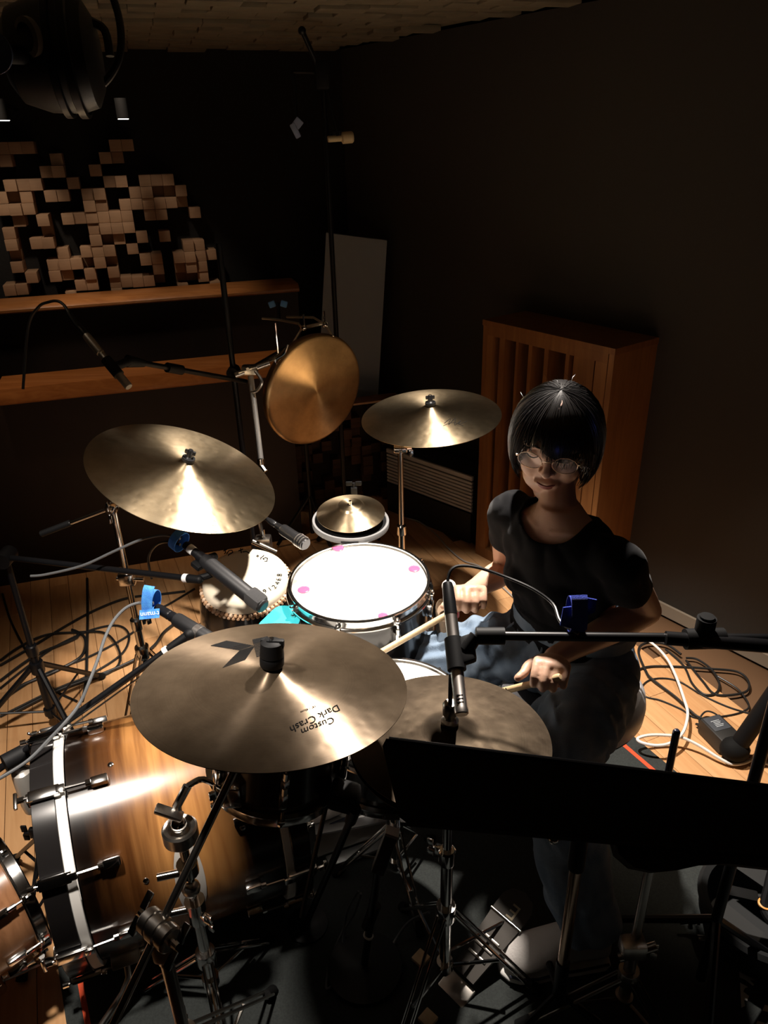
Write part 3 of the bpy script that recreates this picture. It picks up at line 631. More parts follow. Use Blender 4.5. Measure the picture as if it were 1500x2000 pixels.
for a, z in ((-38, .11), (-142, .11)):
    a = math.radians(a); d = Vector((math.cos(a) * bs, math.sin(a), 0)); mb = MB()
    c0 = d * (R + .004) + Vector((0, 0, z))
    mb.bbox(c0 + d * .008, (.03, .05, .06), .006, Matrix((d, Vector((-d.y, d.x, 0)), Vector((0, 0, 1)))).transposed())
    foot = Vector((d.x * (R + .17), -.262, z - .13)); mb.tube([c0 + d * .02, c0 + d * .045, c0 + d * .06 + Vector((0, -.02, -.02)), foot], .0075, 10)
    mb.cyl(foot, foot + Vector((0, -.010, 0)), .012, .009, 12)
    part(t, 'spur', mb, nickel, local=True)
# round lifting foot under the batter hoop keeps the shell off the floor
part(t, 'pedal_lifter', MB().bbox((0, -.270, .50), (.06, .008, .05), .003), black_plastic, local=True)

# --- small walnut drum lying on its side at the left edge
ax = Vector((.70, .714, 0)).normalized(); c0 = Vector((-0.8225, 1.1015, 0.2700))
SD = upright(c0, ax, (0, 0, 1))
t = drum('side_drum', 'walnut brown drum with chrome hoops lying sideways at the left edge', SD, .128, .2, 8, shell_brown, head_white, a0=.12)
# its cradle
mb = MB(); d0 = c0 - ax * .1
t = thing('drum_cradle', 'chrome cradle stand holding the walnut side drum', 'stand', (d0.x, d0.y, .006))
for s in (-.075, .075):
    q = d0 + ax * s; pp = Vector((-ax.y, ax.x, 0))
    arc = [q + pp * (math.cos(a) * .152) + Vector((0, 0, math.sin(a) * .152)) for a in [math.radians(200 + 14 * k) for k in range(11)]]
    part(t, 'cradle_arm', MB().tube(arc, .006, 8), chrome)
part(t, 'column', MB().cyl((d0.x, d0.y, .03), (d0.x, d0.y, .108), .014), chrome)
part(t, 'bridge', MB().cyl(d0 - ax * .08 + Vector((0, 0, -.158)), d0 + ax * .08 + Vector((0, 0, -.158)), .008), chrome)
for k in range(3):
    a = .6 + 2.09 * k; part(t, 'leg', MB().tube([(d0.x, d0.y, .06), (d0.x + .1 * math.cos(a), d0.y + .1 * math.sin(a), .045), (d0.x + .14 * math.cos(a), d0.y + .14 * math.sin(a), .014)], .007, 8), chrome)

# ---------------------------------------------------------------- cymbals
def cymbal(name, label, c, n, R, m, rise=.022, bell=.055, bell_h=.016, spin=0, group=None, topper=True, hole=.006, flat=None):
    M = upright(c, n) @ Matrix.Rotation(spin, 4, 'Z')
    t = thing(name, label, 'cymbal', M, group)
    def z(r):
        if flat: # bell ends in a flat top
            x = r / R; return rise * (1 - x ** 1.3) if r > flat else rise * (1 - (flat / R) ** 1.3) + .006 * min(1, (flat - r) / .006)
        b = bell_h * (math.cos(PI * min(r / bell, 1)) * .5 + .5) if r < bell else 0
        return rise * (1 - (r / R) ** 1.7) + b
    rr = [hole] + [R * k / 44 for k in range(1, 45) if R * k / 44 > hole * 1.2]
    if flat: rr = sorted(rr + [flat - .006, flat - .003, flat - .0005, flat + .0005, flat + .003])
    top = [(r, z(r)) for r in rr]; bot = [(r, z(r) - .0013) for r in reversed(rr)]
    part(t, 'plate', MB().lathe(top + bot + [top[0]], 128), m, local=True, smooth=50)
    if topper:
        h = z(hole)
        part(t, 'felt_washer', MB().lathe([(.004, h + .001), (.017, h + .001), (.018, h + .004), (.017, h + .010), (.004, h + .010)], 24), black_plastic, local=True)
        mb = MB().lathe([(0, h + .034), (.006, h + .034), (.0075, h + .031), (.0085, h + .014), (.012, h + .0105), (.0, h + .0105)], 20)
        mb.bbox((0, 0, h + .026), (.03, .007, .012), .003)
        part(t, 'wing_nut', mb, black_metal, local=True)
    return t, M, z
def on_plate(M, z, p, lift=.0008):
    q = M.inverted() @ Vector(p); return Vector((q.x, q.y, z(math.hypot(q.x, q.y)) + lift))
def write_on(t, M, z, name, S, E, body, shear=.0, m=None, fill=1.):
    """flat lettering on the plate from world point S to E"""
    a, b = on_plate(M, z, S), on_plate(M, z, E); a.z = b.z = 0
    x = (b - a); L = x.length; x.normalize(); y = Vector((-x.y, x.x, 0))
    probe = text_mb(body, 1, Matrix.Identity(4), shear=shear); w = max(v.x for v in probe.v)
    def mp(v):
        p = a + x * (v.x * L / w) + y * (v.y * L / w); return Vector((p.x, p.y, z(math.hypot(p.x, p.y)) + .0006 + v.z * .2))
    part(t, name, text_mb(body, 1, Matrix.Identity(4), mp, shear), m or black_ink, local=True)

# front crash
c, n = ((-0.1974, 1.0006, 0.9006), (0.0630, 0.1366, 0.9886))
CR_C, CR_N = Vector(c), Vector(n).normalized()
t, M, zf = cymbal('crash_cymbal', 'largest front bronze crash cymbal with striped K mark', c, n, .229, cym_brown, topper=False)
h = zf(.006)
part(t, 'felt_washer', MB().lathe([(.004, h + .001), (.019, h + .001), (.0205, h + .004), (.0205, h + .016), (.019, h + .019), (.004, h + .019)], 28), black_plastic, local=True)
mb = MB().lathe([(0, h + .047), (.014, h + .047), (.0185, h + .044), (.0195, h + .034), (.0205, h + .020), (0, h + .0195)], 28)
mb.bbox((.006, 0, h + .042), (.030, .012, .016), .004); mb.bbox((-.012, .008, h + .040), (.016, .012, .014), .004)
part(t, 'wing_nut', mb, black_plastic, local=True)
def kpt(l): return [on_plate(M, zf, p, .0005) for p in l]
k1 = kpt([(-0.3246, 1.1160, 0.9079), (-0.2992, 1.1355, 0.9036), (-0.2432, 1.1083, 0.9038), (-0.2664, 1.0889, 0.9079)])
k2 = kpt([(-0.2664, 1.0889, 0.9079), (-0.2418, 1.1077, 0.9038), (-0.2499, 1.0492, 0.9124), (-0.2849, 1.0225, 0.9183)])
k3 = kpt([(-0.2513, 1.1373, 0.9023), (-0.2252, 1.1534, 0.8984), (-0.2060, 1.0778, 0.9077), (-0.2309, 1.0586, 0.9119)])
def lerp(a, b, u): return a + (b - a) * u
def strips(q, n, duty):
    """q: left top, right top, right bottom, left bottom; printed stripes run left to right"""
    mb = MB()
    for i in range(n):
        u0 = i / n; u1 = u0 + duty(u0) / n
        pts = [lerp(q[0], q[3], u0), lerp(q[1], q[2], u0), lerp(q[1], q[2], u1), lerp(q[0], q[3], u1)]
        for s in range(3):
            e = [lerp(pts[0], pts[1], s / 3), lerp(pts[0], pts[1], (s + 1) / 3), lerp(pts[3], pts[2], (s + 1) / 3), lerp(pts[3], pts[2], s / 3)]
            for p in e: p.z = zf(math.hypot(p.x, p.y)) + .0006
            mb.add(e, [(0, 1, 2, 3)])
    return mb
kk = MB()
for q, n_, du in (([k1[0], k1[1], k1[2], k1[3]], 12, lambda u: 1.0 if u < .55 else .72), (k2, 13, lambda u: .62), (k3, 13, lambda u: .9 if u < .2 else .6)):
    s = strips(q, n_, du); kk.add(s.v, s.f)
part(t, 'striped_letter', kk, black_ink, local=True)
W = [(-0.0818, 0.9299, 0.9182), (-0.1538, 0.8667, 0.9315), (-0.0874, 0.8987, 0.9228), (-0.1364, 0.8634, 0.9308), (-0.1172, 0.9227, 0.9214), (-0.1398, 0.9049, 0.9253)]
write_on(t, M, zf, 'lettering', W[0], W[1], 'Dark Crash', .35)
write_on(t, M, zf, 'lettering', W[2], W[3], 'Custom', .35)
write_on(t, M, zf, 'small_lettering', W[4], W[5], '18" / 45cm', .2)

# left ride
c, n = ((-0.5360, 1.8414, 0.9342), (0.3908, -0.0810, 0.9169))
RI_C, RI_N = Vector(c), Vector(n).normalized()
t, M, zf = cymbal('ride_cymbal', 'big golden ride cymbal tilted steeply on the left', c, n, .254, cym_gold, rise=.03)
sg = [(-0.4329, 1.6718, 0.8884), (-0.4271, 1.6806, 0.8867), (-0.4281, 1.6654, 0.8857), (-0.4197, 1.6661, 0.8822), (-0.4262, 1.6474, 0.8834), (-0.4153, 1.6546, 0.8793), (-0.4200, 1.6326, 0.8794), (-0.4106, 1.6340, 0.8755)]
pale = mat('pale print', (.75, .68, .55), .5)
part(t, 'signature', MB().tube([on_plate(M, zf, p, .0006) for p in spline(sg, 4)], .0007, 5), pale, local=True)
# far right cymbal
c, n = ((0.1624, 2.3182, 0.9159), (-0.0557, -0.0843, 0.9949))
HI_C, HI_N = Vector(c), Vector(n).normalized()
t, M, zf = cymbal('crash_cymbal', 'dim golden cymbal between the gong and the drummer', c, n, .229, cym_gold, rise=.024)
sg = [(0.1974, 2.2145, 0.9212), (0.2192, 2.2414, 0.9247), (0.2095, 2.2046, 0.9210), (0.2359, 2.2461, 0.9260), (0.2284, 2.2010, 0.9218), (0.2504, 2.2277, 0.9252), (0.2417, 2.2062, 0.9229), (0.2694, 2.2241, 0.9260)]
part(t, 'signature', MB().tube([on_plate(M, zf, p, .0006) for p in spline(sg, 4)], .0009, 5), black_ink, local=True)
sg = [(0.1930, 2.2001, 0.9197), (0.2251, 2.2170, 0.9229), (0.2551, 2.1960, 0.9228)]
part(t, 'signature', MB().tube([on_plate(M, zf, p, .0006) for p in spline(sg, 4)], .0007, 5), black_ink, local=True)
# hi-hat pair
c, n = ((0.1090, 1.0312, 0.7450), (0.0200, 0.0300, 0.9993))
HH = Vector(c)
tt, M, zf = cymbal('hi_hat_cymbal', 'upper dark brown hi-hat cymbal under the silver microphone', HH, n, .184, cym_dark, rise=.02, topper=False)
t, M2, z2 = cymbal('hi_hat_cymbal', 'lower hi-hat cymbal turned upside down beneath the upper one', HH - Vector((0, 0, .010)), (-.02, .0, -1), .184, cym_dark, rise=.02, topper=False, hole=.012)
# splash with a flat bell over a round pad
c, n = ((-0.0970, 1.9401, 0.7572), (0.0025, -0.1220, 0.9925))
SP = Vector(c)
t, M, zf = cymbal('splash_cymbal', 'small bright splash cymbal with flat disc top on round grey pad', c, n, .10, cym_gold, rise=.034, flat=.041, topper=False)
mb = MB(); h = zf(.01)
part(t, 'centre_bolt', MB().lathe([(0, h + .012), (.004, h + .012), (.005, h + .002), (.009, h + .0005), (0, h + .0005)], 14), chrome, local=True)
c, n = ((-0.0839, 1.8399, 0.7946), (0.0449, -0.0489, 0.9978))
pc = Vector(c); pn = Vector(n).normalized()
pc = SP - Vector(n) * .022
t = thing('practice_pad', 'round black pad with grey rim under the small splash cymbal', 'drum pad', upright(pc, n))
part(t, 'rim', MB().lathe([(.106, .0), (.112, .0), (.113, -.002), (.113, -.016), (.111, -.018), (.104, -.018), (.104, -.002), (.106, 0)], 64), mat('grey rim', (.20, .20, .20), .4), local=True)
part(t, 'pad_surface', MB().lathe([(0, -.004), (.104, -.004), (.104, -.014), (0, -.014)], 48), black_plastic, local=True)
part(t, 'rim_slot', MB().bbox((0, -.1132, -.009), (.05, .002, .004), .0008), black_plastic, local=True)
part(t, 'centre_post', MB().cyl((0, 0, -.003), (0, 0, .012), .0045, n=10), chrome, local=True)
# gong with a turned rim on a clip frame
c, n = ((-0.2258, 2.4935, 0.9560), (0.6396, -0.7577, -0.1296))
GO = Vector(c); GN = Vector(n).normalized()
Mg = upright(c, n, (1, 0, 0))
t = thing('gong', 'round bronze gong with deep rim hanging from a rod bracket', 'gong', Mg)
pr = [(0, .008)] + [(.2 * k / 24, .008 * (1 - (k / 24) ** 2)) for k in range(1, 24)] + [(.193, .0), (.198, -.003), (.2, -.008), (.198, -.022), (.193, -.036), (.191, -.036), (.196, -.022), (.197, -.008), (.190, -.004), (0, .005)]
part(t, 'face', MB().lathe(pr, 110), cym_gong, local=True, smooth=50)

# ---------------------------------------------------------------- stands
def vertical(xy, z0, z1, prof):
    return MB().lathe([(r, z) for r, z in prof], 16, Matrix.Translation((xy[0], xy[1], 0)))
def tripod(name, label, xy, ztop, m, r=.0125, hub=.32, spread=.28, yaw=0., r2=.0095, joint=.5, floor_z=.006, group=None, legr=.006, cat='stand', flat=True):
    x, y = xy[0], xy[1]
    t = thing(name, label, cat, (x, y, floor_z), group)
    part(t, 'lower_tube', MB().cyl((x, y, floor_z + .05), (x, y, ztop * joint), r), m)
    part(t, 'upper_tube', MB().cyl((x, y, ztop * joint - .02), (x, y, ztop), r2), m)
    c = MB().lathe([(r2, -.022), (r + .004, -.022), (r + .005, -.018), (r + .005, .012), (r + .002, .016), (r2, .016)], 20, Matrix.Translation((x, y, ztop * joint)))
    c.bbox((x + math.cos(yaw + .6) * .018, y + math.sin(yaw + .6) * .018, ztop * joint), (.018, .012, .03), .003, Matrix.Rotation(yaw + .6, 3, 'Z'))
    wing(c, (x + math.cos(yaw + .6) * .024, y + math.sin(yaw + .6) * .024, ztop * joint), (math.cos(yaw + .6), math.sin(yaw + .6), 0), (0, 0, 1))
    part(t, 'height_clamp', c, m)
    h = MB().lathe([(r, -.02), (r + .008, -.02), (r + .009, -.015), (r + .009, .015), (r + .008, .02), (r, .02)], 20, Matrix.Translation((x, y, hub)))
    part(t, 'leg_hub', h, m); h = MB()
    h.lathe([(r, -.012), (r + .006, -.012), (r + .006, .012), (r, .012)], 20, Matrix.Translation((x, y, floor_z + .075)))
    part(t, 'lower_collar', h, m)
    for k in range(3):
        a = yaw + 2 * PI * k / 3; d = Vector((math.cos(a), math.sin(a), 0)); s = Vector((-d.y, d.x, 0)); b = Vector((x, y, 0))
        top, foot = b + d * (r + .006) + Vector((0, 0, hub)), b + d * spread + Vector((0, 0, floor_z + .014))
        L = MB()
        for q in ((-1, 1) if flat else (0,)): L.tube([top + s * .009 * q, foot + s * .009 * q], legr * (.62 if flat else 1), 8)
        leg = part(t, 'leg', L, m)
        mid = top.lerp(foot, .62)
        part(t, 'brace', MB().tube([b + d * (r + .004) + Vector((0, 0, floor_z + .075)), mid], .004, 6), m)
        part(leg_root(leg, t), 'rubber_foot', MB().cyl(foot + d * -.012 + Vector((0, 0, .012)), foot + d * .012 - Vector((0, 0, .012)), .010, .013, 12), rubber).parent = leg
    return t
def leg_root(l, t): return t
def tilter(t, p, d0, m=chrome):
    """round toothed tilter with a wing screw"""
    p = Vector(p); a = Vector(d0).normalized(); mb = MB()
    mb.rod(p - a * .022, [(0, 0), (.015, 0), (.0165, .003), (.0165, .018), (.0145, .020), (.0145, .024), (.0165, .026), (.0165, .041), (.015, .044), (0, .044)], p + a * .03, 22)
    wing(mb, p + a * .022, a, (0, 0, 1), .008, .026)
    return part(t, 'tilter', mb, m)

# ride stand with a short boom
tp = Vector((-0.7414, 1.8332, 0.8473)); x, y = tp.x, tp.y
t = tripod('cymbal_stand', 'chrome boom stand under the left ride cymbal', (x, y), tp.z, chrome, hub=.36, spread=.22, yaw=.15, joint=.55)
rc = RI_C - RI_N * .0; bd = (rc - RI_N * .02 - tp).normalized()
part(t, 'boom_arm', MB().cyl(tp - bd * .14, rc - RI_N * .02, .006), chrome)
part(t, 'boom_grip', MB().cyl(tp - bd * .22, tp - bd * .13, .009), black_plastic)
tilter(t, tp, bd.cross(Vector((0, 0, 1))))
part(t, 'cymbal_rod', MB().cyl(rc - RI_N * .03, rc + RI_N * .075, .0038, n=10), chrome)
part(t, 'cymbal_seat', MB().cyl(rc - RI_N * .0, rc + RI_N * .042, .012), felt)
part(t, 'height_clamp', MB().bbox((x, y, .62), (.045, .03, .04), .005).cyl((x - .03, y, .62), (x + .05, y - .01, .62), .006), chrome)

# front crash stand: boom rising from the lower left
cl = Vector((-0.3785, 0.7728, 0.6004)); tipp = CR_C - CR_N * .012
bdir = (tipp - cl).normalized()
t = tripod('cymbal_stand', 'dark chrome boom stand with drum-shaped tilter holding the front crash', (cl.x, cl.y), cl.z, nickel, hub=.3, spread=.26, yaw=1.2, r=.014, r2=.011)
part(t, 'boom_arm', MB().cyl(cl - bdir * .34, tipp, .0068, n=12), nickel)
side = bdir.cross(Vector((0, 0, 1))).normalized()
mb = MB(); sd = side
mb.rod(cl - sd * .032, [(0, 0), (.019, 0), (.022, .003), (.022, .017), (.020, .019), (.020, .023), (.0235, .025), (.0235, .041), (.020, .043), (.020, .046), (.022, .048), (.022, .062), (.019, .065), (0, .065)], cl + sd, 26)
part(t, 'tilter', mb, nickel)
part(t, 'wing_screw', wing(MB(), cl + sd * .033, sd, bdir, .008, .03), chrome); part(t, 'wing_screw', wing(MB(), cl - sd * .033, -sd, bdir, .008, .03), chrome)
mb = MB(); mb.bbox(cl - Vector((0, 0, .045)), (.032, .032, .05), .008); mb.cyl(cl - Vector((0, 0, .08)), cl - Vector((0, 0, .02)), .013); part(t, 'tilter_neck', mb, nickel)
part(t, 'cymbal_rod', MB().cyl(CR_C - CR_N * .03, CR_C + CR_N * .09, .0038, n=10), chrome)
part(t, 'cymbal_seat', MB().cyl(CR_C - CR_N * .012, CR_C + CR_N * .036, .012), black_plastic)

# tom stand in front of the bass drum
q = Vector((-0.4086, 1.0118, 0.3400)); x, y = q.x, q.y
t = tripod('tom_stand', 'chrome clamp stand carrying the rack tom in front of the bass drum', (x, y), .50, chrome, hub=.16, spread=.16, yaw=-1.2, joint=.6)
top = Vector((x, y, .50))
part(t, 'clamp_cup', MB().lathe([(0, .0), (.014, .0), (.030, .022), (.034, .026), (.034, .052), (.030, .056), (.022, .052), (.018, .040), (0, .040)], 32, Matrix.Translation(top)), nickel)
mb = MB().sph(top + Vector((0, 0, .062)), .016, 16); mb.tube([top + Vector((0, 0, .06)), top + Vector((.0, .01, .10)), top + Vector((.02, .03, .13))], .009, 10)
part(t, 'ball_joint', mb, chrome)
part(t, 'clamp_wing', MB().bbox(top + Vector((-.012, -.004, .098)), (.055, .022, .010), .004, Matrix.Rotation(.5, 3, 'Y')), nickel)
rt = Vector((-.205, 1.125, .745)) + Vector((-.09, -.118, -.1))
part(t, 'tom_arm', MB().tube(spline([top + Vector((.02, .03, .13)), top + Vector((.05, .04, .135)), rt], 4), .0062, 10), chrome)
mb = MB().bbox(rt, (.036, .03, .05), .006); wing(mb, rt + Vector((-.02, -.01, 0)), (-.8, -.5, 0), (0, 0, 1)); part(t, 'tom_bracket', mb, chrome)
for zz in (.44, .33):
    part(t, 'memory_clamp', MB().cyl((x, y, zz - .014), (x, y, zz + .014), .021).cyl((x - .01, y - .01, zz), (x - .055, y - .02, zz), .008), chrome)
part(t, 'ball_stop', MB().sph((x, y - .004, .385), .019, 16), nickel)

# far cymbal stand behind the floor tom
x, y = HI_C.x - .10, HI_C.y + .0
hp = Vector((0.0606, 2.3300, 0.7926))
t = tripod('cymbal_stand', 'straight chrome stand of the dim cymbal behind the floor tom', (hp.x, hp.y), .80, chrome, hub=.3, spread=.25, yaw=.9, joint=.62)
tp = Vector((hp.x, hp.y, .80)); part(t, 'boom_arm', MB().cyl(tp, HI_C - HI_N * .02, .006), chrome); tilter(t, tp, (1, 0, 0))
part(t, 'cymbal_rod', MB().cyl(HI_C - HI_N * .03, HI_C + HI_N * .075, .0038, n=10), chrome)
part(t, 'cymbal_seat', MB().cyl(HI_C, HI_C + HI_N * .036, .012), felt)

# splash and pad stand
p = SP - Vector((0, 0, .045))
t = tripod('pad_stand', 'black stand under the grey rimmed practice pad', (p.x, p.y + .06), p.z - .05, black_metal, hub=.3, spread=.25, yaw=.3)
part(t, 'pad_arm', MB().tube([(p.x, p.y + .06, p.z - .055), (p.x, p.y + .05, p.z - .02), (p.x, p.y, p.z + .004)], .008, 10), black_metal)
mb = MB(); q = SP + Vector((.008, .105, .02)); mb.bbox(q, (.02, .016, .03), .004); mb.cyl(q, q + Vector((0, .03, .0)), .006); wing(mb, q + Vector((0, 0, .012)), (0, 0, 1), (1, 0, 0))
part(t, 'edge_clamp', mb, black_plastic)

# hi-hat stand with pedal
x, y = HH.x, HH.y
t = tripod('hi_hat_stand', 'chrome hi-hat stand with long footboard under the dark cymbals', (x, y), .70, chrome, hub=.26, spread=.2, yaw=2.0, joint=.62)
part(t, 'pull_rod', MB().cyl((x, y, .68), (x, y, .885), .0042, n=10).sph((x, y, .885), .0043, 8), black_metal)
part(t, 'clutch', MB().lathe([(0, .752), (.014, .752), (.016, .756), (.016, .764), (.010, .768), (.010, .776), (.0135, .779), (.0135, .800), (.011, .804), (0, .804)], 24, Matrix.Translation((x, y, .022))), nickel)
part(t, 'seat_cup', MB().lathe([(0, .69), (.012, .69), (.022, .704), (.022, .71), (0, .71)], 24, Matrix.Translation((x, y, 0))), black_plastic)
fb = Vector((0.1521, 1.0366, 0.0300)); ft = Vector((0.2576, 1.1321, 0.0750)); u = (ft - fb).normalized(); v = Vector((-u.y, u.x, 0)).normalized(); nn = u.cross(v)
M = axes(u, v, nn, fb)
mb = MB(); ol = [(0, -.03), (.17, -.042), (.20, -.042), (.222, -.03), (.232, 0), (.222, .03), (.20, .042), (.17, .042), (0, .03)]
mb.prism(ol, -.004, .004, M); fbd = part(t, 'footboard', mb, mat('pedal plate', (.035, .03, .025), .5, .5))
for k in range(3): part(t, 'tread_bar', MB().bbox(M @ Vector((.05 + .024 * k, 0, .0055)), (.006, .05, .003), .001, M.to_3x3()), nickel).parent = fbd
part(t, 'hinge', MB().cyl(M @ Vector((.155, -.044, .002)), M @ Vector((.155, .044, .002)), .005), chrome)
part(t, 'raised_mark', text_mb('E', .05, M @ Matrix.Translation((.175, .0, .0045)) @ Matrix.Rotation(PI / 2, 4, 'Z') @ Matrix.Translation((-.018, -.02, 0))), mat('dim brass', (.30, .25, .17), .5, .5)).parent = fbd
part(t, 'heel_plate', MB().bbox(fb - u * .03 - Vector((0, 0, .016)), (.06, .075, .012), .003, M.to_3x3()), nickel)
part(t, 'chain_link', MB().tube([ft, Vector((x, y, .12))], .004, 6), chrome)

# bass drum pedal
p0 = bpos(.30); p0.z = .03; pd = BA; pv = Vector((-pd.y, pd.x, 0))
t = thing('bass_drum_pedal', 'bright metal bass drum pedal under the white shoe', 'pedal', (p0.x, p0.y, .006))
M = axes(pd, pv, (0, 0, 1), p0)
tilt = Matrix.Rotation(.16, 4, 'Y')
part(t, 'base_plate', MB().bbox(M @ Vector((.12, 0, -.016)), (.34, .085, .006), .002, M.to_3x3()), mat('pedal base', (.75, .74, .72), .3, .9))
part(t, 'footboard', MB().prism([(-.02, -.035), (.27, -.045), (.29, -.03), (.29, .03), (.27, .045), (-.02, .035)], -.003, .003, M @ Matrix.Translation((0, 0, .06)) @ tilt), mat('footboard steel', (.5, .5, .5), .35, .8))
for s in (-1, 1): part(t, 'post', MB().bbox(M @ Vector((-.01, .05 * s, .06)), (.02, .016, .14), .004, M.to_3x3()), chrome)
part(t, 'axle', MB().cyl(M @ Vector((-.01, -.06, .12)), M @ Vector((-.01, .06, .12)), .006), chrome)
part(t, 'beater_shaft', MB().cyl(M @ Vector((-.01, 0, .12)), M @ Vector((-.03, 0, .27)), .004), chrome)
part(t, 'beater', MB().cyl(M @ Vector((-.055, 0, .27)), M @ Vector((-.012, 0, .27)), .024, .02, 20), felt)
part(t, 'side_bracket', MB().bbox(M @ Vector((.10, -.075, -.008)), (.16, .035, .012), .003, M.to_3x3()), mat('bracket grey', (.32, .33, .33), .4, .7))

# snare stand
s0 = Vector((.006, 1.299, 0))
t = tripod('snare_stand', 'chrome basket stand under the small white snare drum', (s0.x, s0.y), .40, chrome, hub=.2, spread=.15, yaw=.89, joint=.7)
for k in range(3):
    a = 1.4 + 2.09 * k; d = Vector((math.cos(a), math.sin(a), 0))
    part(t, 'basket_arm', MB().tube([s0 + Vector((0, 0, .405)), s0 + d * .10 + Vector((0, 0, .410)), s0 + d * .19 + Vector((0, 0, .425)), s0 + d * .196 + Vector((0, 0, .452))], .006, 8), chrome)

# gong bracket, clamp and stand
t = thing('gong_stand', 'black stand with chrome rods holding the round bronze gong', 'stand', (-0.3444, 3.1410, 0.0000))
gx = Vector((-0.3444, 3.1410, 0.0000))
part(t, 'pole', MB().cyl((gx.x, gx.y, .06), (gx.x, gx.y, 1.0), .010), black_metal)
for k in range(3):
    a = 1.2 + 2.09 * k; part(t, 'leg', MB().tube([(gx.x, gx.y, .26), (gx.x + .17 * math.cos(a), gx.y + .17 * math.sin(a), .012)], .008, 8), black_metal)
part(t, 'bracket_rod', MB().tube([(-0.4120, 2.6554, 1.1767), (-0.3588, 2.6329, 1.1765), (-0.2734, 2.5448, 1.1790), (-0.2596, 2.5176, 1.1691), (-0.3085, 2.4410, 1.1047), (-0.3208, 2.4336, 1.0898)], .0042, 8), bright_rod)
part(t, 'bracket_rod', MB().tube([(-0.3301, 2.6973, 1.1713), (-0.2295, 2.6346, 1.1799), (-0.2103, 2.6094, 1.1740), (-0.1836, 2.5725, 1.1672), (-0.1582, 2.5234, 1.1358)], .0042, 8), bright_rod)
part(t, 'cross_bar', MB().tube([(-0.2620, 2.5076, 1.1714), (-0.1792, 2.5655, 1.1756)], .006, 8), bright_rod)
for p in [(-0.2506, 2.4981, 1.1749), (-0.1856, 2.5524, 1.1716)]:
    p = Vector(p); mb = MB().sph(p, .010, 10); mb.cyl(p, p + Vector((0, 0, .045)), .0035, n=8); part(t, 'bracket_screw', mb, chrome)
ck = Vector((-0.4109, 2.3003, 1.0912)); ar = Vector((-0.3085, 2.4410, 1.1047))
mb = MB().bbox(ck, (.05, .035, .030), .008); mb.cyl(ck - Vector((.045, .02, .012)), ck + Vector((.06, .02, .014)), .009); wing(mb, ck + Vector((0, -.018, .01)), (0, -1, 0), (1, 0, .3), .008, .026)
mb.tube(spline([ck + Vector((.02, -.02, 0)), ck + Vector((.04, -.035, -.03)), ck + Vector((.02, -.03, -.06)), ck + Vector((.0, -.02, -.065))], 4), .005, 8)
part(t, 'rod_clamp', mb, nickel)
part(t, 'clamp_arm', MB().cyl(ck, ar, .006), chrome)
part(t, 'support_arm', MB().cyl(ck, (gx.x, gx.y, .98), .008), black_metal)
pe = Vector((-0.3909, 2.2130, 0.8254))
part(t, 'hanging_rod', MB().cyl(ck - Vector((0, 0, .02)), pe, .0095), bright_rod)
mb = MB().cyl(pe, pe - Vector((0, 0, .02)), .012); mb.cyl(pe - Vector((.004, 0, .018)), pe + Vector((.014, -.014, -.04)), .009); part(t, 'rod_foot', mb, chrome)
mb = MB(); c_ = Vector((-0.3318, 2.4016, 1.1153)); mb.tube([c_ + Vector((-.03, 0, -.02)), c_, c_ + Vector((.0, -.005, .10))], .004, 8); mb.tube(spline([c_ + Vector((0, -.01, -.05)), c_ + Vector((-.01, -.01, -.02)), c_ + Vector((.02, -.01, .0)), c_ + Vector((.035, -.01, .03))], 4), .004, 8)
part(t, 'small_hook', mb, chrome)
mb = MB(); b_ = Vector((-0.3547, 2.6772, 1.2207))
for s in (-1, 1): mb.bbox(b_ + Vector((s * .021, 0, 0)), (.024, .012, .022), .004, Matrix.Rotation(.3 * s, 3, 'Y'))
clip_blue = mat('clip blue', (.16, .46, 1.), .5)
t9 = thing('blue_wing_clip', 'small bright blue two-winged clip on top of the gong bracket', 'clip', b_)
part(t9, 'wing', MB().bbox(b_ + Vector((-.021, 0, 0)), (.024, .012, .022), .004, Matrix.Rotation(-.3, 3, 'Y')), clip_blue)
part(t9, 'wing', MB().bbox(b_ + Vector((.021, 0, 0)), (.024, .012, .022), .004, Matrix.Rotation(.3, 3, 'Y')), clip_blue)
part(t9, 'stem', MB().cyl(b_ - Vector((0, 0, .055)), b_ + Vector((0, 0, .004)), .006), black_metal)

# bare stand pole at the right, its tip rising behind the music stand
q = Vector((0.4823, 0.9486, 0.0060)); 
tt = (0.4776, 0.9520, 0.8250)
t = tripod('cymbal_stand', 'empty chrome stand whose black tip rises above the music stand', (q.x, q.y), .56, nickel, hub=.16, spread=.21, yaw=-1.0, joint=.46, r=.0125)
part(t, 'tip_rod', MB().cyl((q.x, q.y, .555), (q.x, q.y, tt[2] - .004), .0065, n=12).sph((q.x, q.y, tt[2] - .004), .0065, 10), mat('tip blue black', (.012, .014, .03), .25, 0, coat=.5))
part(t, 'double_clamp', MB().bbox((q.x - .008, q.y - .012, .27), (.05, .036, .04), .008).cyl((q.x - .035, q.y - .02, .25), (q.x + .035, q.y - .02, .285), .009), nickel)

# straight stand behind the hand drum (tom microphone hangs on it)
q = Vector((-0.3753, 2.0200, 0.6490)); x, y = q.x, q.y
t = tripod('clamp_stand', 'thin chrome clamp stand behind the cream hand drum', (x, y), q.z + .02, chrome, hub=.25, spread=.2, yaw=.1, joint=.8, r=.010, r2=.008)
part(t, 'top_clamp', MB().bbox((x, y, q.z - .03), (.05, .04, .05), .008).cyl((x - .03, y - .02, q.z - .01), (x + .04, y - .02, q.z - .05), .008), nickel)

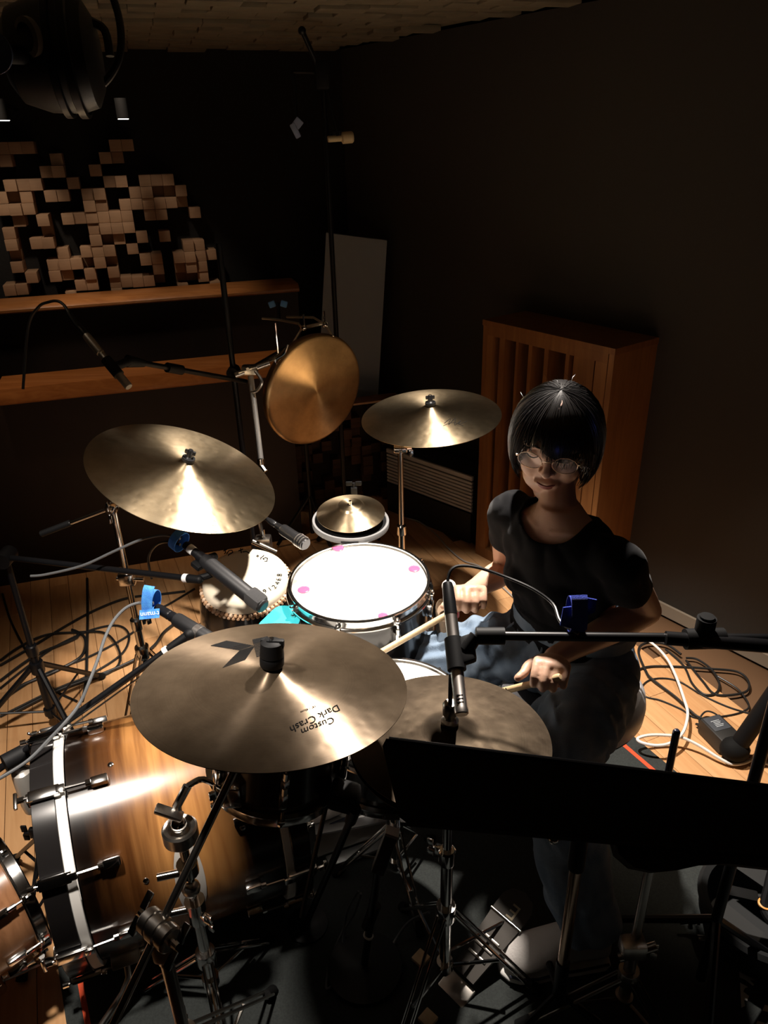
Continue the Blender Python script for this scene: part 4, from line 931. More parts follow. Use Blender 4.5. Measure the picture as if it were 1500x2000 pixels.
# ---------------------------------------------------------------- microphones, booms, straps
def along(p, q, t): return Vector(p).lerp(Vector(q), t)
def strap(name, label, c, ax, nrm, m, R=.02, w=.022, txt=None, tail=True, sq=1.25):
    """hook-and-loop cable tie: a wide loop round axis ax with a tail end"""
    c, a = Vector(c), Vector(ax).normalized(); n = Vector(nrm); n = (n - a * n.dot(a)).normalized(); b = a.cross(n)
    t = thing(name, label, 'cable tie', c)
    def band(pts, w_, th=.0016):
        mb = MB(); k = len(pts); outs = []
        for i, p in enumerate(pts):
            tg = (pts[min(i + 1, k - 1)] - pts[max(i - 1, 0)]).normalized(); o = tg.cross(a)
            mb.v += [p - a * w_ / 2, p + a * w_ / 2, p + a * w_ / 2 + o * th, p - a * w_ / 2 + o * th]
        for i in range(k - 1):
            for j in range(4): mb.f.append((4 * i + j, 4 * i + (j + 1) % 4, 4 * i + 4 + (j + 1) % 4, 4 * i + 4 + j))
        mb.f += [(3, 2, 1, 0), tuple(4 * k - 4 + j for j in range(4))]
        return mb
    loop = [c + n * (R * math.cos(q)) + b * (R * sq * math.sin(q) - R * .6) for q in [2 * PI * k / 26 for k in range(27)]]
    part(t, 'loop', band(loop, w), m)
    if tail:
        tl = spline([c + n * R * 1.02 + b * (R * .4), c + n * R * 1.15 - b * R * .7, c + n * R * .95 - b * R * 2.0, c + n * R * .6 - b * R * 2.5], 4)
        part(t, 'tail', band(tl, w * 1.05), m)
    return t, a, n, b

# big black side-address microphone over the hand drum
A, B = Vector((-0.4976, 1.6657, 0.8023)), Vector((-0.2964, 1.5130, 0.7197))
ax = (B - A).normalized(); L = (B - A).length
t = thing('tom_microphone', 'large matt black microphone pointing across the cream hand drum', 'microphone', A)
mbody = mat('mic matt black', (.011, .011, .012), .5, spec=.35, bump=(400, .04))
part(t, 'body', MB().rod(A, [(0, .05), (.016, .05), (.0175, .056), (.0195, .08), (.0195, L * .80), (.0185, L * .81), (.0185, L * .985), (.014, L), (0, L)], B, 28), mbody)
sx = ax.cross(Vector((0, 0, 1))).normalized(); up = sx.cross(ax)
Rm = Matrix((ax, sx, up)).transposed()
part(t, 'nose_grille', MB().bbox(A + ax * (L * .885) + up * .004, (L * .19, .040, .034), .010, Rm), mat('mic grille', (.06, .06, .062), .6, .3, bump=(900, .6)))
part(t, 'connector', MB().rod(A, [(0, -.02), (.0105, -.02), (.0115, -.012), (.0115, .030), (.0135, .032), (.0135, .052), (0, .052)], B, 20), black_metal)
part(t, 'connector_sleeve', MB().rod(A, [(.0118, -.004), (.0122, -.002), (.0122, .012), (.0118, .014)], B, 20), white_paint)
mb = MB(); kq = A + ax * .045 - sx * .0; mb.cyl(kq - up * .014 - sx * .02, kq - up * .018 - sx * .045, .011, .011, 14); mb.bbox(kq - up * .016, (.03, .05, .014), .004, Rm); part(t, 'swivel_knob', mb, black_plastic)
E2 = Vector((-0.4775, 1.6145, 0.7443))
part(t, 'mount_arm', MB().tube([E2, E2.lerp(A + ax * .09 - up * .022, .6), A + ax * .09 - up * .018], .009, 10), black_plastic)
C0, C1 = Vector((-1.1151, 1.7307, 0.7310)), Vector((-0.5100, 1.6240, 0.7409))
pole = Vector((-1.1116, 1.9024, -0.0000)); 
q = Vector((-1.1284, 1.9450, 0.6012))
t = tripod('boom_stand', 'black boom stand at far left holding the big black tom microphone', (pole.x, pole.y), .66, black_metal, hub=.26, spread=.26, yaw=1.3, r=.012, r2=.0095, flat=False, legr=.009)
tp = Vector((pole.x, pole.y, .66))
d = (C1 - tp).normalized()
part(t, 'boom_arm', MB().cyl(tp - d * .35, C1, .0085, n=14), black_metal)
part(t, 'end_ring', MB().cyl(C1 - d * .004, C1 + d * .010, .0115, n=18), white_paint)
part(t, 'end_joint', MB().cyl(C1 + d * .010, C1 + d * .045, .0115, .0105, 16).sph(C1 + d * .045, .0105, 12), black_plastic)
part(t, 'boom_clutch', MB().cyl(tp - Vector((0, .03, 0)), tp + Vector((0, .03, 0)), .024, n=20), black_plastic)
t, a, n, b = strap('cable_tie', 'bright blue cable tie looped at the tail of the big tom microphone', (-0.5383, 1.6883, 0.8030), ax, (-.2, -1, .35), velcro_blue, R=.022, w=.024, tail=False)
CG = [(-0.5286, 1.6953, 0.8170), (-0.5538, 1.7073, 0.8188), (-0.5901, 1.7172, 0.8161), (-0.6473, 1.7207, 0.8007), (-0.7189, 1.7171, 0.7709), (-0.8050, 1.7105, 0.7351), (-0.9053, 1.7100, 0.7116), (-0.9487, 1.7129, 0.7063)]
tag(solo('microphone_cable', MB().tube(spline(CG, 5), .0036, 8), cable_grey), 'grey cable curving left from the big black tom microphone', 'cable')
CG = [(-0.5304, 1.6926, 0.8004), (-0.5667, 1.7185, 0.7964), (-0.6114, 1.7505, 0.7708), (-0.6535, 1.7872, 0.7098), (-0.6622, 1.8050, 0.6331)]
tag(solo('microphone_cable', MB().tube(spline(CG, 5), .0036, 8), cable_black), 'short dark cable dropping behind the upper blue tie', 'cable')

# second clip microphone half hidden by the front crash
A, B = Vector((-0.5497, 1.5138, 0.7212)), Vector((-0.3807, 1.3905, 0.6978))
ax = (B - A).normalized(); L = (B - A).length; sx = ax.cross(Vector((0, 0, 1))).normalized(); up = sx.cross(ax); Rm = Matrix((ax, sx, up)).transposed()
t = thing('clip_microphone', 'black microphone with silver band half hidden behind front crash', 'microphone', A)
part(t, 'connector', MB().rod(A, [(0, -.01), (.0105, -.01), (.012, 0), (.012, .03), (.0125, .034), (.011, .038), (.0125, .042), (.0125, .06), (0, .06)], B, 18), black_metal)
part(t, 'body', MB().rod(A, [(0, .06), (.0165, .06), (.0175, .066), (.0175, L - .004), (.015, L), (0, L)], B, 22), mbody)
part(t, 'silver_band', MB().rod(A, [(.0177, L * .60), (.0186, L * .605), (.0186, L * .68), (.0177, L * .685)], B, 22), silver)
part(t, 'holder', MB().bbox(A + ax * (L * .55) - up * .022, (.05, .02, .022), .006, Rm), black_plastic)
D1 = Vector((-0.4798, 1.4133, 0.6986)); D0 = Vector((-0.8867, 1.1833, 0.5054))
q = Vector((-0.8511, 1.2759, 0.4893))
t = tripod('boom_stand', 'black boom stand by the bass drum with cream column', (q.x, q.y), q.z, black_metal, hub=.22, spread=.2, yaw=2.55, r=.012, r2=.008, flat=False, joint=.5)
d = (D1 - q).normalized()
part(t, 'boom_arm', MB().cyl(q - d * .12, D1, .0082, n=14), black_metal)
part(t, 'boom_rod', MB().cyl(q - d * .12 + Vector((.012, 0, -.014)), D1 + Vector((.008, 0, -.012)), .0022, n=8), nickel)
part(t, 'end_ring', MB().cyl(D1 - d * .045, D1 - d * .034, .0112, n=18), white_paint)
part(t, 'end_joint', MB().cyl(D1 - d * .03, D1 + d * .02, .0105, .0115, 14).sph(D1 + d * .025, .014, 12).cyl(D1 + d * .02, A + ax * (L * .55) - up * .022, .007), black_plastic)
mb = MB().lathe([(.0085, -.175), (.019, -.165), (.0225, -.14), (.0225, -.055), (.0215, -.045), (.013, -.04), (.0085, -.03)], 24, Matrix.Translation(q)); part(t, 'cream_column', mb, mat('cream enamel', (.60, .57, .52), .3, .3))
part(t, 'boom_clutch', MB().cyl(q - Vector((.02, .02, 0)), q + Vector((.02, .02, 0)), .02, n=18), black_plastic)
t, a, n, b = strap('cable_tie', 'blue cable tie with white lettering at the lower clip microphone', (-0.5693, 1.5184, 0.7306), ax.lerp(Vector((1, 0, 0)), .6), (-.1, -1, .3), velcro_blue, R=.021, w=.026)
cc = Vector((-0.5656, 1.4876, 0.7247)); vr = (Vector((-0.5877, 1.4873, 0.7241)) - Vector((-0.5386, 1.4889, 0.7273))).normalized(); vn = (Vector((0, 0, 1.72)) - cc).normalized(); vn = (vn - vr * vn.dot(vr)).normalized(); vu = vn.cross(vr)
lw = MB().slab([cc - vr * .024 - vu * .012, cc + vr * .024 - vu * .012, cc + vr * .026 + vu * .010, cc - vr * .022 + vu * .010], vn, .0016)
part(t, 'printed_flap', lw, velcro_blue)
part(t, 'lettering', text_mb('t·mann', .0165, axes(vr, vu, vn, cc - vr * .023 - vu * .006 + vn * .002)), white_paint)
CG = [(-0.5642, 1.5206, 0.7349), (-0.6014, 1.5210, 0.7358), (-0.6293, 1.5074, 0.7309), (-0.6511, 1.4779, 0.7164), (-0.6615, 1.4355, 0.6984), (-0.6666, 1.3899, 0.6742), (-0.6760, 1.3426, 0.6463), (-0.6922, 1.3040, 0.6135), (-0.7110, 1.2633, 0.5990), (-0.7400, 1.2309, 0.5788), (-0.7733, 1.1929, 0.5584), (-0.8213, 1.1580, 0.5444), (-0.8593, 1.1416, 0.5338)]
tag(solo('microphone_cable', MB().tube(spline(CG, 5), .0038, 8), cable_grey), 'grey cable arcing down to the boom from the lower blue tie', 'cable')

# silver pencil microphone over the hi-hat
A, B = Vector((0.1150, 1.1467, 0.9714)), Vector((0.1211, 0.9586, 0.8624))
ax = (B - A).normalized(); L = (B - A).length
t = thing('pencil_microphone', 'silver pencil microphone standing upright above the dark hi-hat', 'microphone', A)
part(t, 'connector', MB().rod(A, [(0, -.03), (.009, -.03), (.0105, -.02), (.0118, .01), (.0118, .035), (0, .035)], B, 20), black_metal)
part(t, 'body', MB().rod(A, [(0, .034), (.0113, .034), (.0113, L - .012), (.0118, L - .011), (.0118, L - .002), (.010, L), (0, L)], B, 28), silver)
for k in range(3):
    q = A + ax * (L - .022 - .006 * k); part(t, 'vent_slot', MB().bbox(q + (Vector((0, 0, 1.72)) - q).normalized() * .0108, (.011, .003, .0022), .0006, Matrix.Rotation(.1, 3, 'Z')), black_ink)
q = A + ax * (L * .50)
t = thing('boom_stand', 'black boom stand reaching in from the right edge over the drummer lap', 'stand', (1.0989, 1.3926, 0.0060))
sd = (Vector((0.2184, 1.0662, 0.9441)) - q).normalized()
part(t, 'clip', MB().lathe([(.0125, -.028), (.0165, -.028), (.0165, .03), (.0125, .03)], 24, frame(q, q + ax)).bbox(q + sd * .022, (.03, .022, .05), .006, Matrix((sd, ax.cross(sd), ax)).transposed()), black_plastic)
J0 = Vector((0.1556, 1.0661, 0.9439)); J1 = Vector((0.2049, 1.0655, 0.9428)); C1 = Vector((0.6869, 1.0084, 0.9625))
part(t, 'end_joint', MB().cyl(q + sd * .02, J0, .014, .012, 14).cyl(J0, J1, .0155, .0155, 16), black_plastic)
part(t, 'boom_arm', MB().cyl(J1, C1, .0082, n=14), black_metal)
k0 = Vector((0.5333, 1.0229, 0.9694))
mb = MB().cyl(k0 - Vector((.03, 0, .012)), k0 + Vector((.035, 0, -.012)), .018, n=16); mb.cyl(k0, k0 + Vector((0, -.0, .03)), .016, n=16); mb.cyl(k0 + Vector((0, 0, .03)), k0 + Vector((0, 0, .034)), .012, n=16)
part(t, 'sleeve_knob', mb, black_plastic)
part(t, 'boom_tail', MB().cyl((0.4703, 1.0239, 0.9602), (0.6327, 0.9996, 0.9561), .012), black_metal)
px = Vector((0.6739, 1.0058, 0.9575))
part(t, 'pole', MB().cyl((px.x, px.y, .05), (px.x, px.y, px.z + .02), .011), black_metal)
for k in range(3):
    a_ = .2 + 2.09 * k; part(t, 'leg', MB().tube([(px.x, px.y, .25), (px.x + .22 * math.cos(a_), px.y + .22 * math.sin(a_), .018)], .009, 8), black_metal)
t, a, n, b = strap('cable_tie', 'deep blue cable tie on the boom in front of the black shirt', (0.3273, 1.0636, 0.9726), (1, 0, 0), (0, -1, .2), dark_blue, R=.021, w=.026, sq=1.5)
part(t, 'flap', MB().slab([(0.3003, 1.0545, 1.0060), (0.3247, 1.0554, 1.0078), (0.3286, 1.0627, 1.0225), (0.3580, 1.0596, 1.0163), (0.3540, 1.0504, 0.9977), (0.3346, 1.0471, 0.9912), (0.3271, 1.0368, 0.9703), (0.2942, 1.0410, 0.9788)], (0, 1, .2), .002), dark_blue)
CG = [(0.1162, 1.1627, 0.9811), (0.1153, 1.1754, 0.9955), (0.1228, 1.1872, 1.0080), (0.1406, 1.1943, 1.0110), (0.1739, 1.1922, 1.0068), (0.2204, 1.1802, 0.9938), (0.2682, 1.1525, 0.9829), (0.3005, 1.1228, 0.9681), (0.3042, 1.0751, 0.9621), (0.3273, 1.0410, 0.9609)]
tag(solo('microphone_cable', MB().tube(spline(CG, 5), .003, 8), cable_black), 'thin black cable bowing from the pencil microphone to the boom', 'cable')

# silver and black microphone on the dark boom at the left
A, B = Vector((-0.8098, 2.0626, 1.2645)), Vector((-0.6846, 1.9685, 1.1425))
ax = (B - A).normalized(); L = (B - A).length
t = thing('pencil_microphone', 'dim silver pencil microphone slanting before the orange ledge', 'microphone', A)
part(t, 'body', MB().rod(A, [(0, 0), (.0105, 0), (.0115, .006), (.0115, L * .34), (.0098, L * .35), (.0098, L * .46), (.0112, L * .47), (.0112, L - .004), (.010, L), (0, L)], B, 22), mat('dim silver', (.42, .40, .37), .4, .9))
part(t, 'connector', MB().rod(A, [(0, -.05), (.008, -.05), (.0095, -.04), (.0095, 0), (0, 0)], B, 16), black_metal)
q = A + ax * L * .62
t = thing('boom_stand', 'black boom stand crossing in front of the ledges at left', 'stand', (-1.0744, 2.4238, 0.0060))
b0 = Vector((-0.6954, 2.0495, 1.1933)); b1 = Vector((-0.4501, 2.4200, 1.0188))
part(t, 'clip', MB().lathe([(.0115, -.03), (.015, -.03), (.015, .03), (.0115, .03)], 20, frame(q, q + ax)).cyl(q, b0, .012), black_plastic)
part(t, 'boom_arm', MB().cyl(b0, b1, .008, n=12), black_metal)
part(t, 'boom_sleeve', MB().cyl(b0.lerp(b1, .28), b0.lerp(b1, .40), .015, n=14), black_plastic)
part(t, 'boom_joint', MB().cyl(b0 - Vector((.01, 0, 0)), b0.lerp(b1, .1), .018, .011, 14), black_plastic)
bx_ = Vector((-0.4873, 2.4200, 1.0530)); ptop = (-0.4714, 2.4200, 1.4564)
part(t, 'pole', MB().cyl((bx_.x, bx_.y, .05), (bx_.x, bx_.y, ptop[2]), .0095), black_metal)
part(t, 'pole_clutch', MB().cyl((bx_.x, bx_.y - .025, bx_.z), (bx_.x, bx_.y + .025, bx_.z), .02), black_plastic)
for k in range(3):
    a_ = .9 + 2.09 * k; part(t, 'leg', MB().tube([(bx_.x, bx_.y, .26), (bx_.x + .26 * math.cos(a_), bx_.y + .26 * math.sin(a_), .016)], .009, 8), black_metal)
CG = [(-0.8590, 2.1003, 1.3181), (-0.8768, 2.1209, 1.3369), (-0.8994, 2.1364, 1.3458), (-0.9328, 2.1560, 1.3402), (-0.9712, 2.1703, 1.3242), (-1.0209, 2.1852, 1.2640), (-1.0598, 2.1449, 1.0929)]
tag(solo('microphone_cable', MB().tube(spline(CG, 5), .0042, 8), cable_black), 'black cable bowing over the orange upper ledge at left', 'cable')
CG = [(-0.8590, 2.1003, 1.3181), (-0.8392, 2.0824, 1.2933), (-0.8147, 2.0665, 1.2680)]
tag(solo('cable_plug', MB().tube(CG, .009, 10), black_metal), 'black cable plug at the tail of the slanting pencil microphone', 'plug')

# ribbed tom microphone
A, B = Vector((-0.3037, 1.7661, 0.8247)), Vector((-0.2013, 1.6669, 0.8048))
ax = (B - A).normalized(); L = (B - A).length
t = thing('tom_microphone', 'small ribbed black tom microphone beside the floor tom', 'microphone', A)
part(t, 'stem', MB().rod(A, [(0, -.06), (.005, -.06), (.006, -.01), (.008, 0), (.0085, .02), (.006, .024), (.0085, .028), (.010, .048), (0, .048)], B, 16), black_metal)
pr = [(0, .048), (.014, .05), (.0155, .054)]
for k in range(4):
    z0 = L - .036 + .009 * k; pr += [(.0155, z0), (.0175, z0 + .0008), (.0175, z0 + .004), (.0148, z0 + .005)]
pr += [(.014, L), (0, L)]
part(t, 'ribbed_body', MB().rod(A, pr, B, 22), mat('mic gunmetal', (.10, .10, .105), .3, .9))
for k in range(3): z0 = L - .030 + .009 * k; part(t, 'ring', MB().rod(A, [(.0150, z0), (.0182, z0 + .0004), (.0182, z0 + .0034), (.0150, z0 + .0038)], B, 24), silver)
part(t, 'stem_clip', MB().tube([A - ax * .055, Vector((-0.3753, 2.0200, 0.6490))], .006, 8), black_metal)

# black snare microphone hanging low by the pedal
A, B = Vector((-0.0014, 0.9984, 0.5376)), Vector((-0.0301, 0.9810, 0.4575))
t = thing('box_microphone', 'grey black box microphone on a thin pole below the hi-hat', 'microphone', (-0.0810, 1.0633, 0.0060))
ax = (B - A).normalized(); sx = ax.cross(Vector((0, -1, .6))).normalized(); Rm = Matrix((sx, ax.cross(sx), ax)).transposed()
part(t, 'head', MB().bbox(A.lerp(B, .5), (.026, .026, (B - A).length), .003, Rm), mat('box mic grey', (.055, .056, .058), .5))
part(t, 'end_cap', MB().bbox(A - ax * .003, (.027, .027, .006), .001, Rm), mat('box mic cap', (.30, .29, .28), .4, .6))
w0 = Vector((-0.0720, 1.0718, 0.0300))
part(t, 'pole', MB().cyl(B, w0, .0085, n=12), black_metal); m_ = B.lerp(w0, .45)
part(t, 'pole_joint', MB().cyl(m_ - ax * .03, m_ + ax * .03, .0125, n=14), black_plastic); m_ = B.lerp(w0, .66)
part(t, 'joint_ring', MB().cyl(m_, m_ + ax * .004, .0115, n=14), white_paint)
part(t, 'base', MB().lathe([(0, 0), (.085, 0), (.088, .004), (.086, .012), (.02, .022), (.0, .024)], 32, Matrix.Translation((w0.x, w0.y, .0065))), black_metal)

# low black clip stand in front of the pedal
A = Vector((-0.0906, 1.0312, 0.6037))
t = thing('clip_stand', 'black forked clip stand in front of the white shoe', 'stand', (-0.2158, 1.1931, 0.0060))
part(t, 'head', MB().bbox(A, (.06, .05, .045), .012, Matrix.Rotation(.4, 3, 'Y')), black_plastic)
part(t, 'thin_leg', MB().cyl((-0.1220, 1.0294, 0.6001), (-0.1914, 0.9954, 0.3066), .0048, n=10), black_metal)
f0, f1 = Vector((-0.0692, 1.0129, 0.5893)), Vector((-0.2140, 1.1833, 0.0200))
part(t, 'thick_leg', MB().rod(f0, [(0, 0), (.012, 0), (.012, .05), (.0078, .054), (.0078, (f1 - f0).length), (0, (f1 - f0).length)], f1, 14), black_metal)
part(t, 'foot', MB().lathe([(0, 0), (.05, 0), (.05, .006), (.012, .014), (0, .014)], 28, Matrix.Translation((f1.x, f1.y, .0065))), black_metal)

# tall overhead boom in the far corner with a small blue tie
t = thing('overhead_stand', 'tall thin black overhead stand reaching the ceiling in the corner', 'stand', (-0.3964, 3.4170, 0.0000))
g0 = Vector((-0.3964, 3.4170, 0.0000)); pt = Vector((-0.2363, 3.0000, 2.0704))
g0 = Vector((pt.x + .06, 3.05, .006))
part(t, 'pole', MB().cyl((g0.x, g0.y, .05), (g0.x, g0.y, pt.z - .14), .010), black_metal)
for k in range(3):
    a_ = .5 + 2.09 * k; part(t, 'leg', MB().tube([(g0.x, g0.y, .3), (g0.x + .17 * math.cos(a_), g0.y + .17 * math.sin(a_), .02)], .009, 8), black_metal)
part(t, 'boom_arm', MB().cyl(pt, (g0.x + .012, g0.y, pt.z - .16), .009).sph(pt, .014, 12), black_metal)
part(t, 'boom_clutch', MB().bbox((g0.x, g0.y - .01, pt.z - .13), (.05, .05, .09), .01), black_plastic)
part(t, 'boom_strut', MB().cyl((g0.x, g0.y, pt.z - .12), (-0.2770, 3.0000, 1.9508), .007).cyl((g0.x, g0.y, pt.z - .12), (-0.1313, 3.0200, 1.7488), .006), black_metal)
part(t, 'lower_strut', MB().cyl((-0.2770, 3.0000, 1.9508), (-0.2759, 3.0000, 1.7766), .006), black_metal)
mq = Vector((-0.1691, 3.0200, 1.7381)); mr = Vector((-0.0838, 3.0400, 1.7429))
t = thing('overhead_microphone', 'small beige microphone on the overhead stand near the corner', 'microphone', mq)
part(t, 'body', MB().rod(mq, [(0, 0), (.010, 0), (.011, .005), (.011, .05), (.020, .055), (.020, .09), (.016, .095), (0, .095)], mr, 18), mat('beige enamel', (.5, .40, .24), .5))
part(t, 'mount', MB().bbox(mq.lerp(mr, .4) - Vector((0, 0, -.018)), (.03, .02, .014), .003), black_plastic)
c_ = Vector((-0.2739, 2.9800, 1.7794)); pb = mat('pale blue tape', (.22, .27, .42), .8)
t = thing('cable_tie', 'pale blue folded tie on the tall overhead stand', 'cable tie', c_)
part(t, 'upper_fold', MB().bbox(c_ + Vector((.004, 0, .012)), (.030, .012, .030), .003, Matrix.Rotation(.75, 3, 'Y')), pb)
part(t, 'lower_fold', MB().bbox(c_ + Vector((-.006, -.004, -.012)), (.020, .012, .050), .004, Matrix.Rotation(-.45, 3, 'Y')), pb)

# black overhead fixture at the top left, close to the camera
c_ = Vector((-0.3660, 1.0269, 1.8208))
t = thing('overhead_fixture', 'round black overhead fixture with pale blue disc in upper left', 'fixture', c_)
vx = Vector((-1, -0.1750, 0.0000)).normalized()
part(t, 'housing', MB().rod(c_ - vx * 0.0420, [(0, 0), (0.0385, 0.0000), (0.0546, 0.0084), (0.0602, 0.0280), (0.0588, 0.0630), (0.0490, 0.0910), (0.0322, 0.1015), (0, 0.1015)], c_ + vx, 40), mat('fixture black', (0.0024, 0.0024, 0.0028), 0.5250))
part(t, 'cooling_ring', MB().rod(c_ - vx * 0.0420, [(0.0616, 0.0210), (0.0658, 0.0224), (0.0658, 0.0308), (0.0616, 0.0322)], c_ + vx, 40), black_metal)
part(t, 'cooling_ring', MB().rod(c_ - vx * 0.0420, [(0.0616, 0.0392), (0.0651, 0.0406), (0.0651, 0.0476), (0.0616, 0.0490)], c_ + vx, 40), black_metal)
k0 = Vector((-0.3747, 0.9711, 1.8343)); part(t, 'beige_ring', MB().rod(k0, [(0.0140, 0), (0.0189, 0), (0.0196, 0.0021), (0.0196, 0.0070), (0.0140, 0.0084)], k0 + Vector((-0.3850, -0.5600, -0.0700)), 28), mat('beige ring', (0.1120, 0.0980, 0.0770), 0.4200))
k0 = Vector((-0.3920, 0.9064, 1.8141)); part(t, 'blue_disc', MB().rod(k0, [(0, 0), (0.0182, 0), (0.0203, 0.0021), (0.0203, 0.0049), (0, 0.0063)], k0 + Vector((-0.0000, -1, 0.0000)), 32), mat('pale blue lens', (0.0840, 0.1190, 0.2100), 0.2100))
part(t, 'disc_arm', MB().cyl(k0 + Vector((0, 0.0035, 0)), c_ + vx * 0.0210, 0.0098), black_metal)
part(t, 'hanger', MB().cyl(c_ + Vector((0.0140, 0.0000, 0.0490)), (c_.x + 0.0140, c_.y, CEIL - 0.0028), 0.0084).cyl(c_ + Vector((0.0140, 0.0000, 0.0350)), c_ + Vector((0.0140, 0, 0.0700)), 0.0196), black_metal)
part(t, 'yoke', MB().tube(spline([(-0.3437, 1.0424, 1.8678), (-0.3290, 1.0369, 1.8567), (-0.3114, 1.0314, 1.8456), (-0.3087, 1.0262, 1.8194)], 4), 0.0049, 8), black_metal)
CG = [(-0.3150, 1.0724, 1.8966), (-0.3051, 1.0641, 1.8800), (-0.3009, 1.0602, 1.8564), (-0.3028, 1.0556, 1.8314), (-0.3120, 1.0534, 1.8113), (-0.3313, 1.0520, 1.7927), (-0.3595, 1.0551, 1.7831), (-0.3911, 1.0560, 1.7850), (-0.4067, 1.0521, 1.7928)]
part(t, 'thick_cable', MB().tube(spline(CG, 5), 0.0045, 10), cable_black)

# ---------------------------------------------------------------- the drummer
def skin_mat():
    m = mat('skin', (.62, .37, .25), .48, bump=(260, .05), vary=(18, (.66, .41, .29))); b = m.node_tree.nodes['Principled BSDF']
    b.inputs['Subsurface Weight'].default_value = .12; b.inputs['Subsurface Radius'].default_value = (.9, .35, .18); b.inputs['Subsurface Scale'].default_value = .012
    return m
skin = skin_mat()
hair_m = mat('hair black', (.008, .007, .007), .26, spec=1., coat=.08)
tee_m = mat('tee charcoal', (.006, .006, .007), .95, bump=(1100, .12), sheen=.08, spec=.08)
jean_m = mat('jeans', (.14, .20, .28), .85, bump=(520, .3), vary=(16, (.23, .30, .385)))
jean_seam = mat('jeans seam', (.16, .21, .28), .85)
lip_m = mat('lips', (.36, .11, .09), .4); brow_m = mat('brow', (.02, .014, .012), .7); shoe_m = mat('shoe', (.74, .70, .67), .7, bump=(150, .15)); sole_m = mat('shoe sole', (.80, .78, .75), .6); lace_m = mat('shoe trim', (.03, .035, .06), .6)

LV = Vector((.66, -.75, 0)).normalized(); FV = Vector((-.75, -.66, 0)).normalized(); UP = Vector((0, 0, 1))
def limb(mb, pts, rad, k=5, n=16):
    """tapered limb with round ends through the joints"""
    P = spline(pts, k); N = len(P) - 1; R = []
    for i in range(N + 1):
        s = i / k; j = min(int(s), len(rad) - 2); R.append(rad[j] + (rad[j + 1] - rad[j]) * (s - j))
    mb.tube(P, R, n); mb.sph(P[0], R[0] * .99, n); mb.sph(P[-1], R[-1] * .99, n); return mb
def remesh(mb, voxel, smooth=4, fac=.5):
    me = bpy.data.meshes.new('tmp'); me.from_pydata([tuple(p) for p in mb.v], [], mb.f)
    bm = bmesh.new(); bm.from_mesh(me); bmesh.ops.recalc_face_normals(bm, faces=bm.faces); bm.to_mesh(me); bm.free()
    o = bpy.data.objects.new('tmp', me); COL.objects.link(o)
    r = o.modifiers.new('r', 'REMESH'); r.mode = 'VOXEL'; r.voxel_size = voxel
    s = o.modifiers.new('s', 'SMOOTH'); s.iterations = smooth; s.factor = fac
    out = bpy.data.meshes.new_from_object(o.evaluated_get(bpy.context.evaluated_depsgraph_get()))
    bpy.data.objects.remove(o); bpy.data.meshes.remove(me)
    return out
def tidy_edges(bm, it):
    bmesh.ops.delete(bm, geom=[v for v in bm.verts if not v.link_faces], context='VERTS')
    for _ in range(it):
        new = {}
        for v in bm.verts:
            if v.is_boundary:
                nb = [e.other_vert(v).co for e in v.link_edges if e.is_boundary]
                if len(nb) == 2: new[v] = v.co * .5 + (nb[0] + nb[1]) * .25
        for v, c in new.items(): v.co = c
def person_part(parent, name, me, m, label=None):
    me.transform(INV[parent]); me.name = name; me.materials.clear(); me.materials.append(m)
    me.polygons.foreach_set('use_smooth', [True] * len(me.polygons))
    o = bpy.data.objects.new(name, me); COL.objects.link(o); o.parent = parent; INV[o] = INV[parent]
    if label: o['label'] = label
    return o

SEAT = Vector((.455, 1.50, .50))
R_SH, L_SH = Vector((.294, 1.556, .938)), Vector((.484, 1.342, .918))
R_EL, L_EL = Vector((0.3154, 1.6587, 0.7209)), Vector((0.5942, 1.4157, 0.7485))
R_WR, L_WR = Vector((0.1976, 1.4984, 0.7577)), Vector((0.3491, 1.2573, 0.7444))
R_HIP, L_HIP = SEAT + LV * -.085 + UP * .06, SEAT + LV * .085 + UP * .06
R_KN, L_KN = Vector((0.1064, 1.5869, 0.4861)), Vector((0.3462, 1.1540, 0.5363))
R_AN, L_AN = Vector((-.07, 1.50, .13)), Vector((0.4404, 1.0842, 0.1100))
HEAD = Vector((.378, 1.512, 1.142))
hf = Vector((-.36, -.86, 0)).normalized(); PT = math.radians(20)
HF = (hf * math.cos(PT) - UP * math.sin(PT)); HL = UP.cross(hf).normalized(); HU = HF.cross(HL) * -1
if HU.z < 0: HU = -HU
ROLLH = math.radians(4)
HL, HU = (HL * math.cos(ROLLH) - HU * math.sin(ROLLH)), (HU * math.cos(ROLLH) + HL * math.sin(ROLLH))
HM3 = Matrix((HL, HF, HU)).transposed()
def H(x, y, z): return HEAD + HL * x + HF * y + HU * z

pr = thing('person', 'person in black tee and jeans drumming with glasses and black bob', 'person', (SEAT.x, SEAT.y, .006))
B = MB()
tors = [(.50, SEAT, .150, .105), (.58, SEAT, .152, .108), (.70, Vector((.437, 1.497, 0)), .118, .088), (.80, Vector((.415, 1.485, 0)), .128, .096), (.88, Vector((.400, 1.470, 0)), .140, .090), (.925, Vector((.393, 1.460, 0)), .134, .074), (.955, Vector((.390, 1.457, 0)), .108, .060), (.985, Vector((.387, 1.458, 0)), .066, .050), (1.005, Vector((.386, 1.46, 0)), .044, .044)]
B.loft([(Vector((c.x, c.y, z)), LV * w, FV * d) for z, c, w, d in tors], 28)
